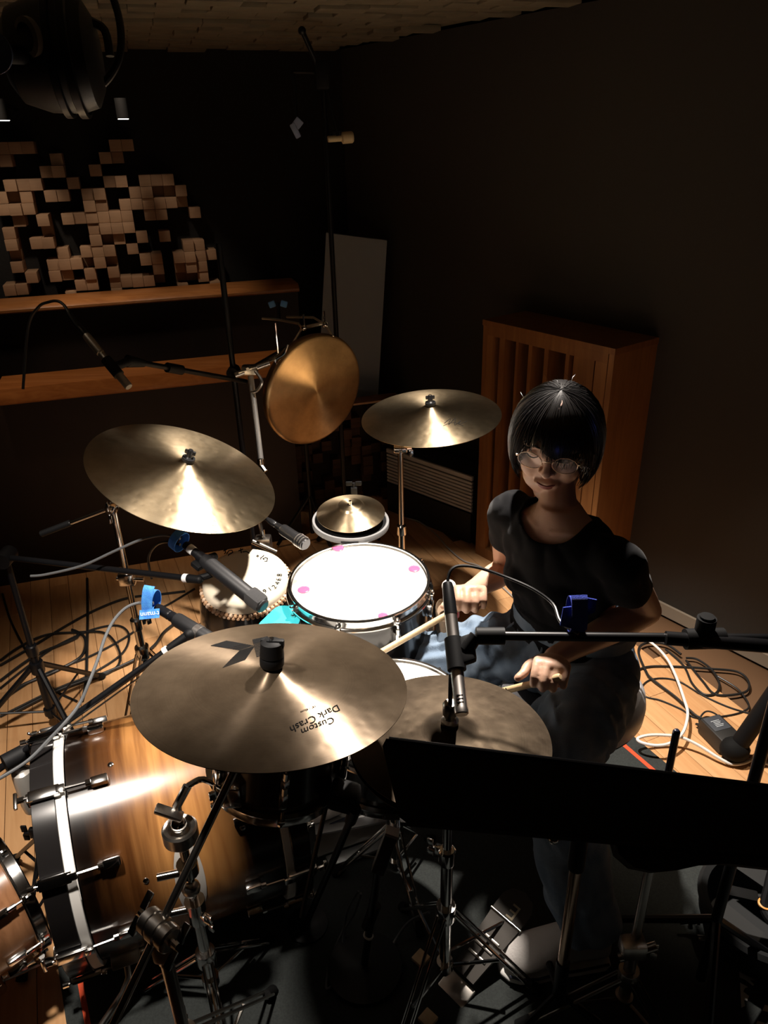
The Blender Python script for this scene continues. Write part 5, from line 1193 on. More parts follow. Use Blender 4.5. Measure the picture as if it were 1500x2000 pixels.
# neck and head
limb(B, [Vector((.388, 1.462, .955)), Vector((.384, 1.480, 1.02)), H(0, -.034, -.05)], [.049, .039, .040])
B.sph(H(0, -.004, .012), (.073, .090, .098), 24, HM3)
B.sph(H(0, .020, -.043), (.0690, .065, .064), 24, HM3)
B.sph(H(0, .034, -.080), (.0625, .052, .045), 20, HM3)
B.sph(H(0, .060, -.113), (.031, .023, .019), 16, HM3)
for s in (-1, 1):
    B.sph(H(.036 * s, .054, -.042), (.028, .026, .030), 16, HM3)      # cheeks
    B.sph(H(.033 * s, .070, .034), (.028, .016, .010), 14, HM3)       # brow ridge
    B.sph(H(.0345 * s, .0705, .012), (.0165, .0125, .0115), 14, HM3)  # closed lids, looking down
    B.sph(H(.0115 * s, .089, -.027), (.0085, .0085, .0075), 12, HM3)  # nostril wings
    B.sph(H(.074 * s, -.006, -.012), (.010, .018, .030), 14, HM3)     # ears
    B.sph(H(.016 * s, .083, -.0625), (.013, .009, .007), 12, HM3)
limb(B, [H(0, .080, .020), H(0, .089, -.004), H(0, .1005, -.022)], [.0075, .0085, .0105], 4, 12)
B.sph(H(0, .087, -.058), (.016, .009, .008), 14, HM3); B.sph(H(0, .084, -.071), (.015, .009, .008), 14, HM3)
for s in (-1, 1): limb(B, [Vector((.387, 1.458, .960)) + FV * .050 + LV * .018 * s, Vector((.389, 1.458, .966)) + FV * .042 + LV * .05 * s, Vector((.390, 1.457, .962)) + FV * .022 + LV * .085 * s], [.008, .008, .008], 4, 10)
# arms
limb(B, [R_SH, R_SH.lerp(R_EL, .5) + LV * -.004, R_EL], [.042, .037, .032])
limb(B, [R_EL, R_EL.lerp(R_WR, .35), R_EL.lerp(R_WR, .8), R_WR], [.034, .034, .024, .0215])
limb(B, [L_SH, L_SH.lerp(L_EL, .5) + LV * .006, L_EL], [.042, .038, .034])
limb(B, [L_EL, L_EL.lerp(L_WR, .35), L_EL.lerp(L_WR, .8), L_WR], [.035, .036, .025, .0225])
# legs stay inside the jeans
limb(B, [R_HIP, R_HIP.lerp(R_KN, .5), R_KN], [.075, .068, .052]); limb(B, [R_KN, R_KN.lerp(R_AN, .4), R_AN], [.050, .048, .034])
limb(B, [L_HIP, L_HIP.lerp(L_KN, .5), L_KN], [.075, .068, .052]); limb(B, [L_KN, L_KN.lerp(L_AN, .4), L_AN], [.050, .048, .034])
# hands
def hand(B, wr, fore, stick, down, s):
    """wr wrist, fore forearm direction, stick: direction of the stick across the palm, down: palm side; s=+1 thumb towards stick tip"""
    d = fore.normalized(); sd = stick.normalized()
    d = (d - sd * d.dot(sd) * .85).normalized(); n = (down - d * down.dot(d)).normalized(); sd = (sd - d * sd.dot(d) - n * sd.dot(n)).normalized()
    pal = wr + d * .045
    B.sph(pal, (.034, .046, .0150), 18, Matrix((sd, d, n)).transposed())
    B.sph(wr + d * .070, (.037, .024, .0135), 16, Matrix((sd, d, n)).transposed())
    B.sph(wr + d * .03 + sd * .02 + n * .008, (.016, .026, .014), 14, Matrix((sd, d, n)).transposed())
    for i, (off, ln) in enumerate(((.029, .94), (.0098, 1.04), (-.0098, 1.0), (-.0285, .80))):
        p = wr + d * (.082 - .004 * abs(i - 1)) + sd * off; P = [p - d * .02, p]
        ang = [52 + 4 * i, 128 + 5 * i, 190 + 5 * i]
        for a, L in zip(ang, (.036, .024, .019)):
            a = math.radians(a); p = p + (d * math.cos(a) + n * math.sin(a)) * L * ln; P.append(p)
        limb(B, P, [.0090, .0098, .0088, .0080, .0070], 3, 10)
    t0 = wr + d * .022 + sd * .026 + n * .006
    limb(B, [t0, t0 + d * .026 + sd * .020 + n * .012, t0 + d * .046 + sd * .026 + n * .024, t0 + d * .058 + sd * .036 + n * .034], [.013, .0115, .0098, .0082], 3, 10)
    return wr + d * .088 + n * .027, sd
TIP_R = Vector((-0.0797, 1.3646, 0.6456)); 
RST = (TIP_R - R_WR).normalized(); LST = (Vector((0.2124, 1.2358, 0.6673)) - Vector((0.3221, 1.2534, 0.7026))).normalized()
gr, sr = hand(B, R_WR, R_WR - R_EL, RST, Vector((0, 0, -1)), 1)
gl, sl = hand(B, L_WR, L_WR - L_EL, LST, Vector((-.1, -.15, -1)), 1)
body = person_part(pr, 'body', remesh(B, .0033, 5, .45), skin)

# --- T-shirt: inflated torso and cap sleeves, opened at neck, cuffs and hem
Tm = MB(); e = .013
tt_ = [(.615, SEAT + Vector((-.012, -.004, 0)), .152, .118)] + [(z, c, w + e + (.006 if z < .8 else 0), d + e + (.010 if z < .75 else 0)) for z, c, w, d in tors[2:6]] + [(.966, tors[6][1], .116, .070), (.992, tors[7][1], .080, .060)]
Tm.loft([(Vector((c.x, c.y, z)), LV * w, FV * d) for z, c, w, d in tt_], 32)
CUF = {}
for sh, el, k in ((R_SH, R_EL, .40), (L_SH, L_EL, .46)):
    dd = (el - sh).normalized(); s0 = sh.lerp(Vector((.39, 1.456, sh.z)), .35)
    limb(Tm, [s0, sh + UP * .004, sh.lerp(el, k * .55), sh.lerp(el, k)], [.048, .052, .0535, .052])
# bust fullness under the cloth
for s in (-1, 1): Tm.sph(Vector((.407, 1.478, .815)) + LV * .055 * s + FV * .060, (.055, .050, .055), 16)
me = remesh(Tm, .006, 6, .5)
bm = bmesh.new(); bm.from_mesh(me)
kill = []
nc = Vector((.386, 1.455, .985)) + FV * .012; nl = (UP * .88 + FV * .47).normalized()
for v in bm.verts:
    p = v.co; q = p - nc; lat, fo = q.dot(LV), q.dot(FV)
    drop = (.990 - p.z) / .047 if fo > -.012 else (.990 - p.z) / .022
    if p.z > .90 and (lat / .074) ** 2 + max(0, drop) ** 2 < 1 and abs(lat) < .074: kill.append(v)
    elif p.z < .628: kill.append(v)
    else:
        for sh, el, k in ((R_SH, R_EL, .40), (L_SH, L_EL, .46)):
            dd = (el - sh).normalized(); tq = (p - sh).dot(dd); 
            if tq > (el - sh).length * k + .012 and (p - sh - dd * tq).length < .09: kill.append(v); break
bmesh.ops.delete(bm, geom=kill, context='VERTS')
bmesh.ops.delete(bm, geom=[v for v in bm.verts if not v.link_faces], context='VERTS'); bm.normal_update()
for v in bm.verts:   # soft folds
    p = v.co; w_ = noise.noise(p * 9) * .007 + abs(noise.noise(Vector((p.x * 20 + p.z * 9, p.y * 20, p.z * 9)))) * .009 - .003
    if p.z < .72: w_ += .004 * math.sin(60 * p.z + 9 * noise.noise(p * 6))
    v.co = p + v.normal * w_
tidy_edges(bm, 10)
bm.to_mesh(me); bm.free()
tee = person_part(pr, 'tee_shirt', me, tee_m, 'plain black short-sleeved tee'); sm = tee.modifiers.new('thickness', 'SOLIDIFY'); sm.thickness = .0022; sm.offset = -1

# --- jeans: loose legs, folds, cuffs
J = MB()
J.loft([(Vector((SEAT.x, SEAT.y, z)) + FV * o_, LV * w, FV * d) for z, o_, w, d in ((.492, -.01, .150, .120), (.53, 0, .168, .132), (.60, 0, .166, .128), (.665, -.004, .146, .112))], 30)
limb(J, [R_HIP, R_HIP.lerp(R_KN, .5) + UP * .004, R_KN], [.100, .096, .076]); limb(J, [R_KN, R_KN.lerp(R_AN, .45), R_AN.lerp(R_KN, .08)], [.074, .074, .068])
limb(J, [L_HIP, L_HIP.lerp(L_KN, .5) + UP * .004, L_KN], [.102, .098, .078]); limb(J, [L_KN, L_KN.lerp(L_AN, .45), L_AN.lerp(L_KN, .06)], [.076, .078, .074])
me = remesh(J, .006, 5, .5)
bm = bmesh.new(); bm.from_mesh(me)
bmesh.ops.delete(bm, geom=[v for v in bm.verts if (v.co - R_AN).dot((R_AN - R_KN).normalized()) > -.02 and (v.co - R_AN).length < .16 or (v.co - L_AN).dot((L_AN - L_KN).normalized()) > -.01 and (v.co - L_AN).length < .16 or v.co.z > .672 and (v.co - SEAT).length < .4], context='VERTS')
bm.normal_update()
for v in bm.verts:
    p = v.co; w_ = noise.noise(p * 11) * .010 + abs(noise.noise(Vector((p.x * 14 + p.z * 9, p.y * 14, p.z * 16)))) * .012 - .004
    for hp, kn in ((R_HIP, R_KN), (L_HIP, L_KN)):
        tq = (p - hp).dot((kn - hp).normalized()) / (kn - hp).length
        if 0 < tq < .75: w_ += .0045 * math.sin(38 * tq + 7 * noise.noise(p * 7) + 3 * (p - hp).dot(LV) * 10)
    v.co = p + v.normal * w_
tidy_edges(bm, 6)
bm.to_mesh(me); bm.free()
jeans = person_part(pr, 'jeans', me, jean_m, 'loose faded blue denim jeans'); sm = jeans.modifiers.new('thickness', 'SOLIDIFY'); sm.thickness = .003; sm.offset = -1
# waistband, pocket edge and side seams
wb = [SEAT + UP * .163 + LV * (.152 * math.cos(a)) + FV * (.120 * math.sin(a)) for a in [2 * PI * k / 40 for k in range(40)]]
mb = MB()
for a, b in zip(wb, wb[1:] + wb[:1]):
    o_ = (a - SEAT - UP * .163).normalized() * .006; o2 = (b - SEAT - UP * .163).normalized() * .006
    mb.add([a, b, b + UP * .032, a + UP * .032, a + o_, b + o2, b + o2 + UP * .032, a + o_ + UP * .032], [(0, 3, 2, 1), (4, 5, 6, 7), (2, 3, 7, 6), (0, 1, 5, 4)])
part(pr, 'waistband', mb, jean_m)
def on_leg(hp, kn, tq, ang, r):
    d_ = (kn - hp).normalized(); sx_ = d_.cross(UP).normalized(); uy_ = sx_.cross(d_)
    return hp.lerp(kn, tq) + (sx_ * math.cos(ang) + uy_ * math.sin(ang)) * r
part(pr, 'fly_seam', MB().tube(spline([SEAT + FV * .118 + UP * .155, SEAT + FV * .132 + UP * .11, SEAT + FV * .136 + UP * .065], 5), .0028, 6), jean_seam)
part(pr, 'pocket_seam', MB().tube(spline([SEAT + FV * .085 - LV * .105 + UP * .155, SEAT + FV * .095 - LV * .135 + UP * .115, SEAT + FV * .06 - LV * .165 + UP * .085], 5), .0028, 6), jean_seam)
# shoes
def shoe(an, toe_dir, name='shoe'):
    d = toe_dir.normalized(); s_ = Vector((-d.y, d.x, 0)); zz = UP * 1
    heel = Vector((an.x, an.y, an.z - .105)) - d * .045
    secs = [(0, .030, .052), (.02, .036, .060), (.07, .037, .062), (.11, .040, .050), (.16, .046, .036), (.20, .045, .028), (.225, .036, .022), (.24, .018, .012)]
    mb = MB().loft([(heel + d * q + UP * (.016 + h), s_ * w, UP * h) for q, w, h in secs], 22)
    o = part(pr, name, mb, shoe_m, 'off-white canvas shoe' if name == 'shoe' else None)
    ml = MB().loft([(heel + d * q + UP * .010, s_ * (w + .004), UP * .0115) for q, w, h in [(-.006, .026, 0), (.01, .036, 0), (.07, .040, 0), (.12, .042, 0), (.17, .049, 0), (.21, .046, 0), (.235, .036, 0), (.25, .018, 0)]], 22)
    part(pr, 'shoe_sole', ml, sole_m).parent = o
    mt = MB()
    for k in range(2): mt.tube([heel + d * q + UP * (.0225) + s_ * (k * 2 - 1) * w for q, w in [(.0, .034), (.07, .0405), (.12, .0425), (.17, .0495), (.21, .0465), (.232, .036)]], .003, 6)
    part(pr, 'shoe_stripe', mt, lace_m).parent = o
    return o
shoe(R_AN + UP * .035, -BA + Vector((0, .05, 0)))
shoe(L_AN, Vector((-1, -.08, 0)))
# mouth and brows
mb = MB(); mb.tube([H(x, .0935 - x * x * 14, -.0630 + x * x * 8) for x in [-.021 + .0042 * k for k in range(11)]], [.0008, .0026, .0034, .0038, .0036, .0033, .0036, .0038, .0034, .0026, .0008], 8)
mb2 = MB().tube([H(x, .0905 - x * x * 14, -.0695 + x * x * 10) for x in [-.018 + .0036 * k for k in range(11)]], [.0008, .0026, .0038, .0045, .005, .005, .005, .0045, .0038, .0026, .0008], 8)
part(pr, 'upper_lip', mb, lip_m); part(pr, 'lower_lip', mb2, lip_m)
for s in (-1, 1):
    part(pr, 'eyebrow', MB().tube([H(s * (.016 + .007 * k), .0875 - .0009 * k * k, .035 + .0016 * k - .0004 * k * k) for k in range(6)], [.0012, .0022, .0024, .0022, .0016, .0006], 6), brow_m)
    part(pr, 'eyelash', MB().tube([H(s * (.019 + .006 * k), .0845 - .0011 * (k - 2.2) ** 2, -.0035 - .0007 * (k - 2.5) ** 2 * -1 + .008) for k in range(6)], [.0006, .0012, .0014, .0014, .0012, .0006], 6), brow_m)

# --- hair: inner cap and separate locks falling from the crown
random.seed(3)
def hair_end(phi):
    """how low (head z) the hair ends; phi=0 forward, +pi/2 to her left"""
    a = abs(phi)
    if a < .62: return .014 + .034 * math.exp(-((phi + .27) / .13) ** 2) - (.014 if phi > .05 else 0) * min(1, (phi - .05) / .2)
    if a < .95: return .020 + (a - .62) / .33 * (-.115)
    return -.098 - .012 * min(1, (a - .95) / 1.0)
def hair_pt(phi, u, rad=1.):
    """u 0..1 from the crown down to the ends"""
    ze = hair_end(phi); ax_, ay = .099 * rad, (.104 if abs(phi) < PI / 2 else .112) * rad; az = .116 * rad
    th_eq = PI / 2; Lc = .115 * th_eq; Ld = max(0., .0 - ze) ; tot = Lc + Ld
    if ze > 0: 
        th_end = math.acos(min(1, ze / az)); th = u * th_end; x = math.sin(th)
        return H(math.sin(phi) * ax_ * x, math.cos(phi) * ay * x - .004, math.cos(th) * az)
    s = u * tot
    if s < Lc:
        th = s / Lc * PI / 2; x = math.sin(th); z_ = math.cos(th) * az
    else:
        z_ = -(s - Lc); v = min(1.08, (s - Lc) / max(Ld, 1e-6)); x = 1.0 + .03 * math.sin(v * PI * .8) - .20 * v ** 2.2
    return H(math.sin(phi) * ax_ * x, math.cos(phi) * ay * x - .004, z_)
cap = MB(); NP, NU = 72, 18
for i in range(NP):
    phi = -PI + 2 * PI * i / NP
    for k in range(NU): cap.v.append(hair_pt(phi, .02 + .93 * k / (NU - 1), .955))
for i in range(NP):
    for k in range(NU - 1):
        j = (i + 1) % NP; cap.f.append((i * NU + k, j * NU + k, j * NU + k + 1, i * NU + k + 1))
part(pr, 'hair_base', cap, hair_m, smooth=60)
lk = MB()
for q in range(1250):
    phi = random.uniform(-PI, PI); rad = random.uniform(.965, 1.035); u1 = random.uniform(.86, 1.04); u0 = random.uniform(.0, .10)
    w0 = random.uniform(.0011, .0023); dph = random.uniform(-.10, .10); wav = random.uniform(-.05, .05); n_ = 12
    P = []; Rr = []
    for k in range(n_):
        u = u0 + (u1 - u0) * k / (n_ - 1); P.append(hair_pt(phi + (dph + .5 * math.sin(q)) * u * (1 - u) + dph * u + wav * math.sin(u * 5) + math.sin(q * 7.) * .5 * max(0, .3 - u), u, rad + .035 * max(0, math.sin(q * 3.1)) * max(0, .35 - u))); Rr.append(w0 * (1 - .75 * (k / (n_ - 1)) ** 3))
    lk.tube(P, Rr, 4, cap=False)
for q in range(14):    # flyaway strands at the crown and sides
    phi = random.uniform(-PI, PI); u = random.uniform(.05, .5) if q < 14 else random.uniform(.5, .9); p = hair_pt(phi, u, 1.02); o_ = (p - HEAD).normalized(); tv_ = Vector((random.uniform(-1, 1), random.uniform(-1, 1), random.uniform(-.2, .8)))
    L_ = random.uniform(.008, .022); lk.tube([p, p + (o_ + tv_ * .5) * L_ * .6, p + (o_ * .9 + tv_ * 1.1) * L_], [.00022, .0002, .0001], 3, cap=False)
part(pr, 'hair', lk, hair_m, 'straight black chin-length bob with a fringe', smooth=60)
part(pr, 'hair_parting', MB().tube([H(.004 + .004 * math.sin(k), .012 + .010 * k, .1165 - .0009 * k * k) for k in range(4)], [.0006, .0018, .0018, .0005], 6), mat('scalp', (.72, .46, .38), .5))

# --- glasses
g = thing('glasses', 'thin metal framed round glasses on the drummer face', 'glasses', H(0, .1, -.004))
gm_ = mat('glasses metal', (.55, .42, .33), .25, 1.)
for s in (-1, 1):
    cen = H(.0365 * s, .0965, .0075); tl = (HL * math.cos(.12 * s) - HF * math.sin(.12 * s)); vu = (HU - HF * .06).normalized(); nn_ = tl.cross(vu)
    rim = [cen + tl * (.0258 * math.cos(a)) + vu * (.0205 * math.sin(a)) for a in [2 * PI * k / 36 for k in range(36)]]
    part(g, 'rim', MB().tube(rim, .0010, 8, closed=True), gm_)
    lens = MB().add([cen + nn_ * .0004] + [cen + tl * (.0251 * math.cos(a)) + vu * (.0198 * math.sin(a)) for a in [2 * PI * k / 36 for k in range(36)]], [(0, 1 + k, 1 + (k + 1) % 36) for k in range(36)])
    if 'lens' not in MATS:
        lm = mat('lens', (1, .96, .97), .03, alpha=.14, spec=.7)
    part(g, 'lens', lens, MATS['lens'])
    hg_ = cen + tl * .0258 * s + vu * .006
    part(g, 'hinge', MB().bbox(hg_ + tl * .0025 * s, (.005, .003, .004), .0008, HM3), gm_)
    part(g, 'temple', MB().tube([hg_ + tl * .004 * s, H(.076 * s, .05, .012), H(.082 * s, .0, .008), H(.080 * s, -.02, -.006)], .0011, 6), gm_)
    part(g, 'nose_pad', MB().sph(H(.0105 * s, .095, .000), (.0014, .003, .0045), 8, HM3), gm_)
part(g, 'bridge', MB().tube([H(-.0112, .0985, .011), H(-.004, .1005, .014), H(.004, .1005, .014), H(.0112, .0985, .011)], .0011, 8), gm_)

# --- drumsticks held through the grip
def stick(label, g_, d_, back, fore):
    a, b = g_ - d_ * back, g_ + d_ * fore; L = (b - a).length
    t = thing('drumstick', label, 'drumstick', a)
    part(t, 'shaft', MB().rod(a, [(0, 0), (.005, .0005), (.0072, .004), (.0073, L * .72), (.0042, L * .955), (.0036, L * .962), (0, L * .964)], b, 18), stick_wood)
    part(t, 'tip', MB().rod(a, [(0, L * .958), (.0045, L * .963), (.0052, L * .978), (.0036, L * .995), (0, L)], b, 14), stick_wood)
    return t, a, b
sr = (TIP_R - gr).normalized(); sl = (Vector((0.2158, 1.2554, 0.6506)) - gl).normalized()
t, a, b = stick('pale drumstick in the far lit hand, pointing at the front crash', gr, sr, .022, .34)
t, a, b = stick('drumstick with black print in the shadowed near hand', gl, sl, .03, .20)
ty = (Vector((0, 0, 1.72)) - gl).normalized(); xx = -sl; ty = (ty - xx * ty.dot(xx)).normalized(); yy = ty.cross(xx)
part(t, 'printed_mark', text_mb('| IIIA', .014, axes(xx, yy, ty, gl + sl * .135 + ty * .0072 - yy * .004)), black_ink)

# --- throne
t = thing('drum_throne', 'round drum throne with pale vinyl side band under the drummer', 'stool', (SEAT.x, SEAT.y, .006))
TC = Matrix.Translation((SEAT.x + .012, SEAT.y - .015, 0))
part(t, 'seat_pad', MB().lathe([(0, .486), (.10, .488), (.140, .489), (.150, .486), (.150, .47), (.0, .468)], 48, TC), mat('throne black vinyl', (.012, .012, .014), .4))
part(t, 'side_band', MB().lathe([(.145, .41), (.170, .412), (.178, .425), (.180, .455), (.176, .478), (.164, .491), (.1505, .490), (.1505, .469), (.145, .46), (.145, .41)], 64, TC), mat('throne pale vinyl', (.62, .62, .66), .4))
part(t, 'seat_base', MB().lathe([(0, .395), (.15, .396), (.170, .408), (.0, .409)], 40, TC), black_plastic)
part(t, 'post', MB().cyl((SEAT.x + .012, SEAT.y - .015, .06), (SEAT.x + .012, SEAT.y - .015, .39), .015), chrome)
for k in range(3):
    a_ = .6 + 2.09 * k; part(t, 'leg', MB().tube([(SEAT.x + .012, SEAT.y - .015, .27), (SEAT.x + .012 + .24 * math.cos(a_), SEAT.y - .015 + .24 * math.sin(a_), .018)], .010, 8), chrome)

# ---------------------------------------------------------------- music stand, loose things, cables
TL = Vector((-0.0130, 0.7758, 0.9888)); TR = Vector((0.5486, 0.7228, 0.9270)); down = Vector((0, .13, -.26)); deskm = mat('desk black', (.008, .008, .008), .8)
tv = (TR - TL).normalized(); 
BLd, BRd = Vector((0.0110, 0.7026, 0.9088)), Vector((0.5326, 0.6649, 0.8667))
nrm = (TR - TL).cross(BLd - TL).normalized()
if nrm.y > 0: nrm = -nrm
px = Vector((0.3441, 0.9520, 0.0060))
t = thing('music_stand', 'wide black music stand seen from behind at lower right', 'music stand', (px.x, px.y, .006))
def rl(a, b, u): return a + (b - a) * u
ol = [rl(TL, BLd, .10) , rl(TL, TR, .014), rl(TL, TR, .99), rl(TR, BRd, .1), rl(TR, BRd, .96), rl(BLd, BRd, .99), rl(BLd, BRd, .016), rl(TL, BLd, .94)]
part(t, 'desk', MB().slab(ol, -nrm, .006), deskm)
part(t, 'top_edge', MB().tube([rl(TL, TR, .02), rl(TL, TR, .98)], .0032, 8), black_metal)
part(t, 'tray', MB().slab([BLd + nrm * .002, BRd + nrm * .002, BRd - nrm * .05, BLd - nrm * .05], (0, 0, -1), .006), deskm)
part(t, 'pole_sleeve', MB().cyl((px.x, px.y, .49), (px.x, px.y, .62), .016, n=18), black_plastic)
part(t, 'pole', MB().cyl((px.x, px.y, .20), (px.x, px.y, .50), .0115, n=16), mat('warm lit chrome', (.80, .56, .40), .2, 1.))  # warm light on this stretch of pole is put into its colour
part(t, 'lower_pole', MB().cyl((px.x, px.y, .05), (px.x, px.y, .205), .014, n=16), black_metal)
for k in range(3):
    a = -.52 - 2.09 * k; part(t, 'leg', MB().tube([(px.x, px.y, .10), (px.x + .08 * math.cos(a), px.y + .08 * math.sin(a), .07), (px.x + .17 * math.cos(a), px.y + .17 * math.sin(a), .018)], .008, 8), black_metal)
dm = rl(rl(TL, TR, .47), rl(BLd, BRd, .47), .55)
mb = MB().cyl((px.x, px.y, .60), dm - nrm * .012, .012); mb.cyl(dm - nrm * .03 - tv * .05, dm - nrm * .03 + tv * .05, .012)
part(t, 'tilt_joint', mb, black_metal)
for s in (-.05, .055):
    q = Vector((px.x + s, px.y - .005, .575)); part(t, 'chrome_knob', MB().sph(q, .011, 12).cyl((px.x, px.y, .575), q, .005), chrome)
# dark padded bag under the right end of the desk
bp_ = [(0.2915, 0.6976, 0.9100), (0.5332, 0.6757, 0.8884), (0.5239, 0.6462, 0.8626), (0.4381, 0.6516, 0.8735), (0.4058, 0.6527, 0.8714), (0.3725, 0.6499, 0.8656), (0.3462, 0.6497, 0.8630), (0.3178, 0.6554, 0.8655), (0.3007, 0.6688, 0.8745)]
bp_ = [Vector(p) for p in bp_]; bn = (bp_[1] - bp_[0]).cross(bp_[3] - bp_[0]).normalized(); bn = -bn if bn.y < 0 else bn
tag(solo('hanging_bag', MB().slab([p - nrm * .012 for p in bp_], bn, .03), mat('bag cloth', (.010, .009, .008), .9, bump=(120, .4))), 'black cloth bag hanging off the right half of the music stand', 'bag')

# power adapter, stand foot and wall socket at the right
c_ = Vector((1.0375, 1.7722, 0.0320)); u = (Vector((1.0746, 1.7289, 0.0000)) - Vector((1.0372, 1.8584, 0.0000))).normalized(); v = Vector((-u.y, u.x, 0)); M = axes(u, v, (0, 0, 1), c_)
t = thing('power_adapter', 'black square power adapter with printed label on the oak floor', 'power adapter', (c_.x, c_.y, .001))
ad = mat('adapter black', (.016, .015, .014), .5)
part(t, 'body', MB().bbox(c_ + Vector((0, 0, -.002)), (.105, .075, .055), .006, M.to_3x3()), ad)
part(t, 'label', MB().bbox(M @ Vector((-.018, .0, .0262)), (.06, .06, .001), .0003, M.to_3x3()), mat('adapter label', (.05, .055, .065), .5))
for k in range(5):
    part(t, 'label_print', MB().bbox(M @ Vector((-.028 + .006 * k, .0 + .003 * (k % 2), .0269)), (.0022, .03 - .004 * (k % 3), .0004), .0001, M.to_3x3()), mat('label print', (.45, .48, .5), .6) if k == 0 else MATS['label print'])
part(t, 'cord_collar', MB().cyl(M @ Vector((-.05, -.02, -.01)), M @ Vector((-.075, -.025, -.02)), .007, .004), ad)
f0 = Vector((1.0510, 1.6947, 0.0300)); f1 = Vector((1.1430, 1.7076, 0.2600))
t = thing('stand_leg', 'thick black stand leg with rubber foot beside the power adapter', 'stand', (f0.x, f0.y, .001))
part(t, 'tube', MB().cyl(f0 + (f1 - f0) * .1, f1, .026, n=20), black_plastic)
part(t, 'foot', MB().sph(f0 + Vector((0, 0, .0095)), (.045, .04, .038), 18), rubber)
part(t, 'strut', MB().cyl(f1, (f1.x + .1, f1.y + .02, .55), .02), black_plastic)
s0 = Vector([(1.3643, 2.1215, -0.1325)][0]); R_ = Matrix((RU, Vector((0, 0, 1)), RN)).transposed()
t = thing('wall_socket', 'pale grey wall socket plate at the far right wall base', 'socket', s0)
part(t, 'plate', MB().bbox(s0, (.075, .11, .008), .003, R_), mat('socket plate', (.36, .33, .29), .5))
part(t, 'round_mark', MB().rod(s0 + RN * .0042, [(.008, 0), (.012, 0), (.012, .0006), (.008, .0006)], s0 + RN, 20), white_paint)

def floor_cable(name, label, pts, r, m, z=.0, group=None, k=6):
    P = [Vector(p) for p in pts]
    return tag(solo(name, MB().tube(spline(P, k), r, 8), m), label, 'cable', group)
floor_cable('power_cable', 'black cable loop on the oak floor nearest the throne', [(0.8543, 2.0945, 0.0050), (0.9312, 2.1402, 0.0050), (1.0379, 2.1387, 0.0050), (1.1514, 2.1224, 0.0050), (1.2432, 2.1013, 0.0050), (1.2577, 2.0446, 0.0050), (1.2216, 1.9920, 0.0050), (1.1212, 1.9827, 0.0050), (1.1013, 2.0564, 0.0050), (1.0874, 2.1722, 0.0050)], .0042, cable_black)
floor_cable('power_cable', 'long black cable bending down to the power adapter', [(1.0801, 2.2043, 0.0085), (1.0459, 2.2683, 0.0085), (0.9758, 2.2777, 0.0085), (0.9313, 2.2291, 0.0085), (0.9209, 2.1102, 0.0085), (0.9293, 2.0646, 0.0085), (0.9764, 1.9712, 0.0085), (1.0048, 1.8866, 0.0085), (1.0236, 1.8615, 0.0085), (0.9982, 1.8268, 0.0085), (1.0095, 1.7848, 0.0085)], .0046, cable_black)
floor_cable('power_cable', 'thin black cable with a wide loop across the floor', [(1.1925, 1.8881, 0.0030), (1.1321, 1.9253, 0.0030), (1.0731, 1.9843, 0.0030), (1.0252, 2.0536, 0.0030), (0.9798, 2.0777, 0.0030), (0.9234, 2.0716, 0.0030), (0.8826, 2.0347, 0.0030), (0.8776, 1.9867, 0.0030), (0.9224, 1.9641, 0.0030), (0.9752, 1.9187, 0.0030), (1.0098, 1.8754, 0.0030), (1.1134, 1.8813, 0.0030), (1.1824, 1.9033, 0.0030), (1.2086, 1.9350, 0.0030), (1.2052, 2.0137, 0.0030), (1.1635, 2.0843, 0.0030)], .0032, cable_black)
floor_cable('power_cable', 'black cable loop nearest the right wall', [(1.0368, 2.2411, 0.0055), (1.0670, 2.1428, 0.0055), (1.0604, 2.0437, 0.0055), (1.0788, 1.9864, 0.0055), (1.1206, 1.9901, 0.0055), (1.1537, 2.0399, 0.0055), (1.1577, 2.1157, 0.0055), (1.1298, 2.1758, 0.0055), (1.0927, 2.1864, 0.0055)], .004, cable_black)
floor_cable('adapter_cord', 'short black cord arching over to the power adapter', [(1.0077, 1.7771, 0.0200), (1.0079, 1.8291, 0.0060), (1.0152, 1.8646, 0.0060), (1.0409, 1.8845, 0.0200), (1.0630, 1.8707, 0.0250), (1.0805, 1.8417, 0.0180), (1.0868, 1.8054, 0.0080)], .003, cable_black)
floor_cable('white_cable', 'white cable curling across the oak floor at right', [(0.9718, 2.2742, 0.0300), (0.9962, 2.2163, 0.0300), (1.0081, 2.1432, 0.0300), (1.0000, 2.0374, 0.0350), (0.9826, 1.9263, 0.0400), (0.9683, 1.8590, 0.0450), (0.9385, 1.7953, 0.0500), (0.9051, 1.7489, 0.0500), (0.8581, 1.7154, 0.0500), (0.8117, 1.7084, 0.0500), (0.7725, 1.7228, 0.0500), (0.7687, 1.7405, 0.0500), (0.8075, 1.7524, 0.0500), (0.8605, 1.7558, 0.0450), (0.9073, 1.7505, 0.0400), (0.9544, 1.7240, 0.0300), (0.9958, 1.6856, 0.0200), (1.0313, 1.6631, 0.0120), (1.0714, 1.6677, 0.0080), (1.1087, 1.6873, 0.0060), (1.1257, 1.7037, 0.0060), (1.1338, 1.6738, 0.0060), (1.1566, 1.6564, 0.0060)], .0048, cable_white)
floor_cable('white_cable', 'thin pale cable trailing from the heater to the drummer', [(0.1162, 3.3637, 0.0120), (0.1790, 3.3223, 0.0080), (0.2475, 3.2017, 0.0060), (0.2971, 3.0553, 0.0060), (0.3563, 2.9324, 0.0060), (0.4300, 2.8692, 0.0060), (0.5047, 2.6858, 0.0060), (0.5874, 2.4897, 0.0060)], .0035, mat('cable dim white', (.4, .38, .35), .5))
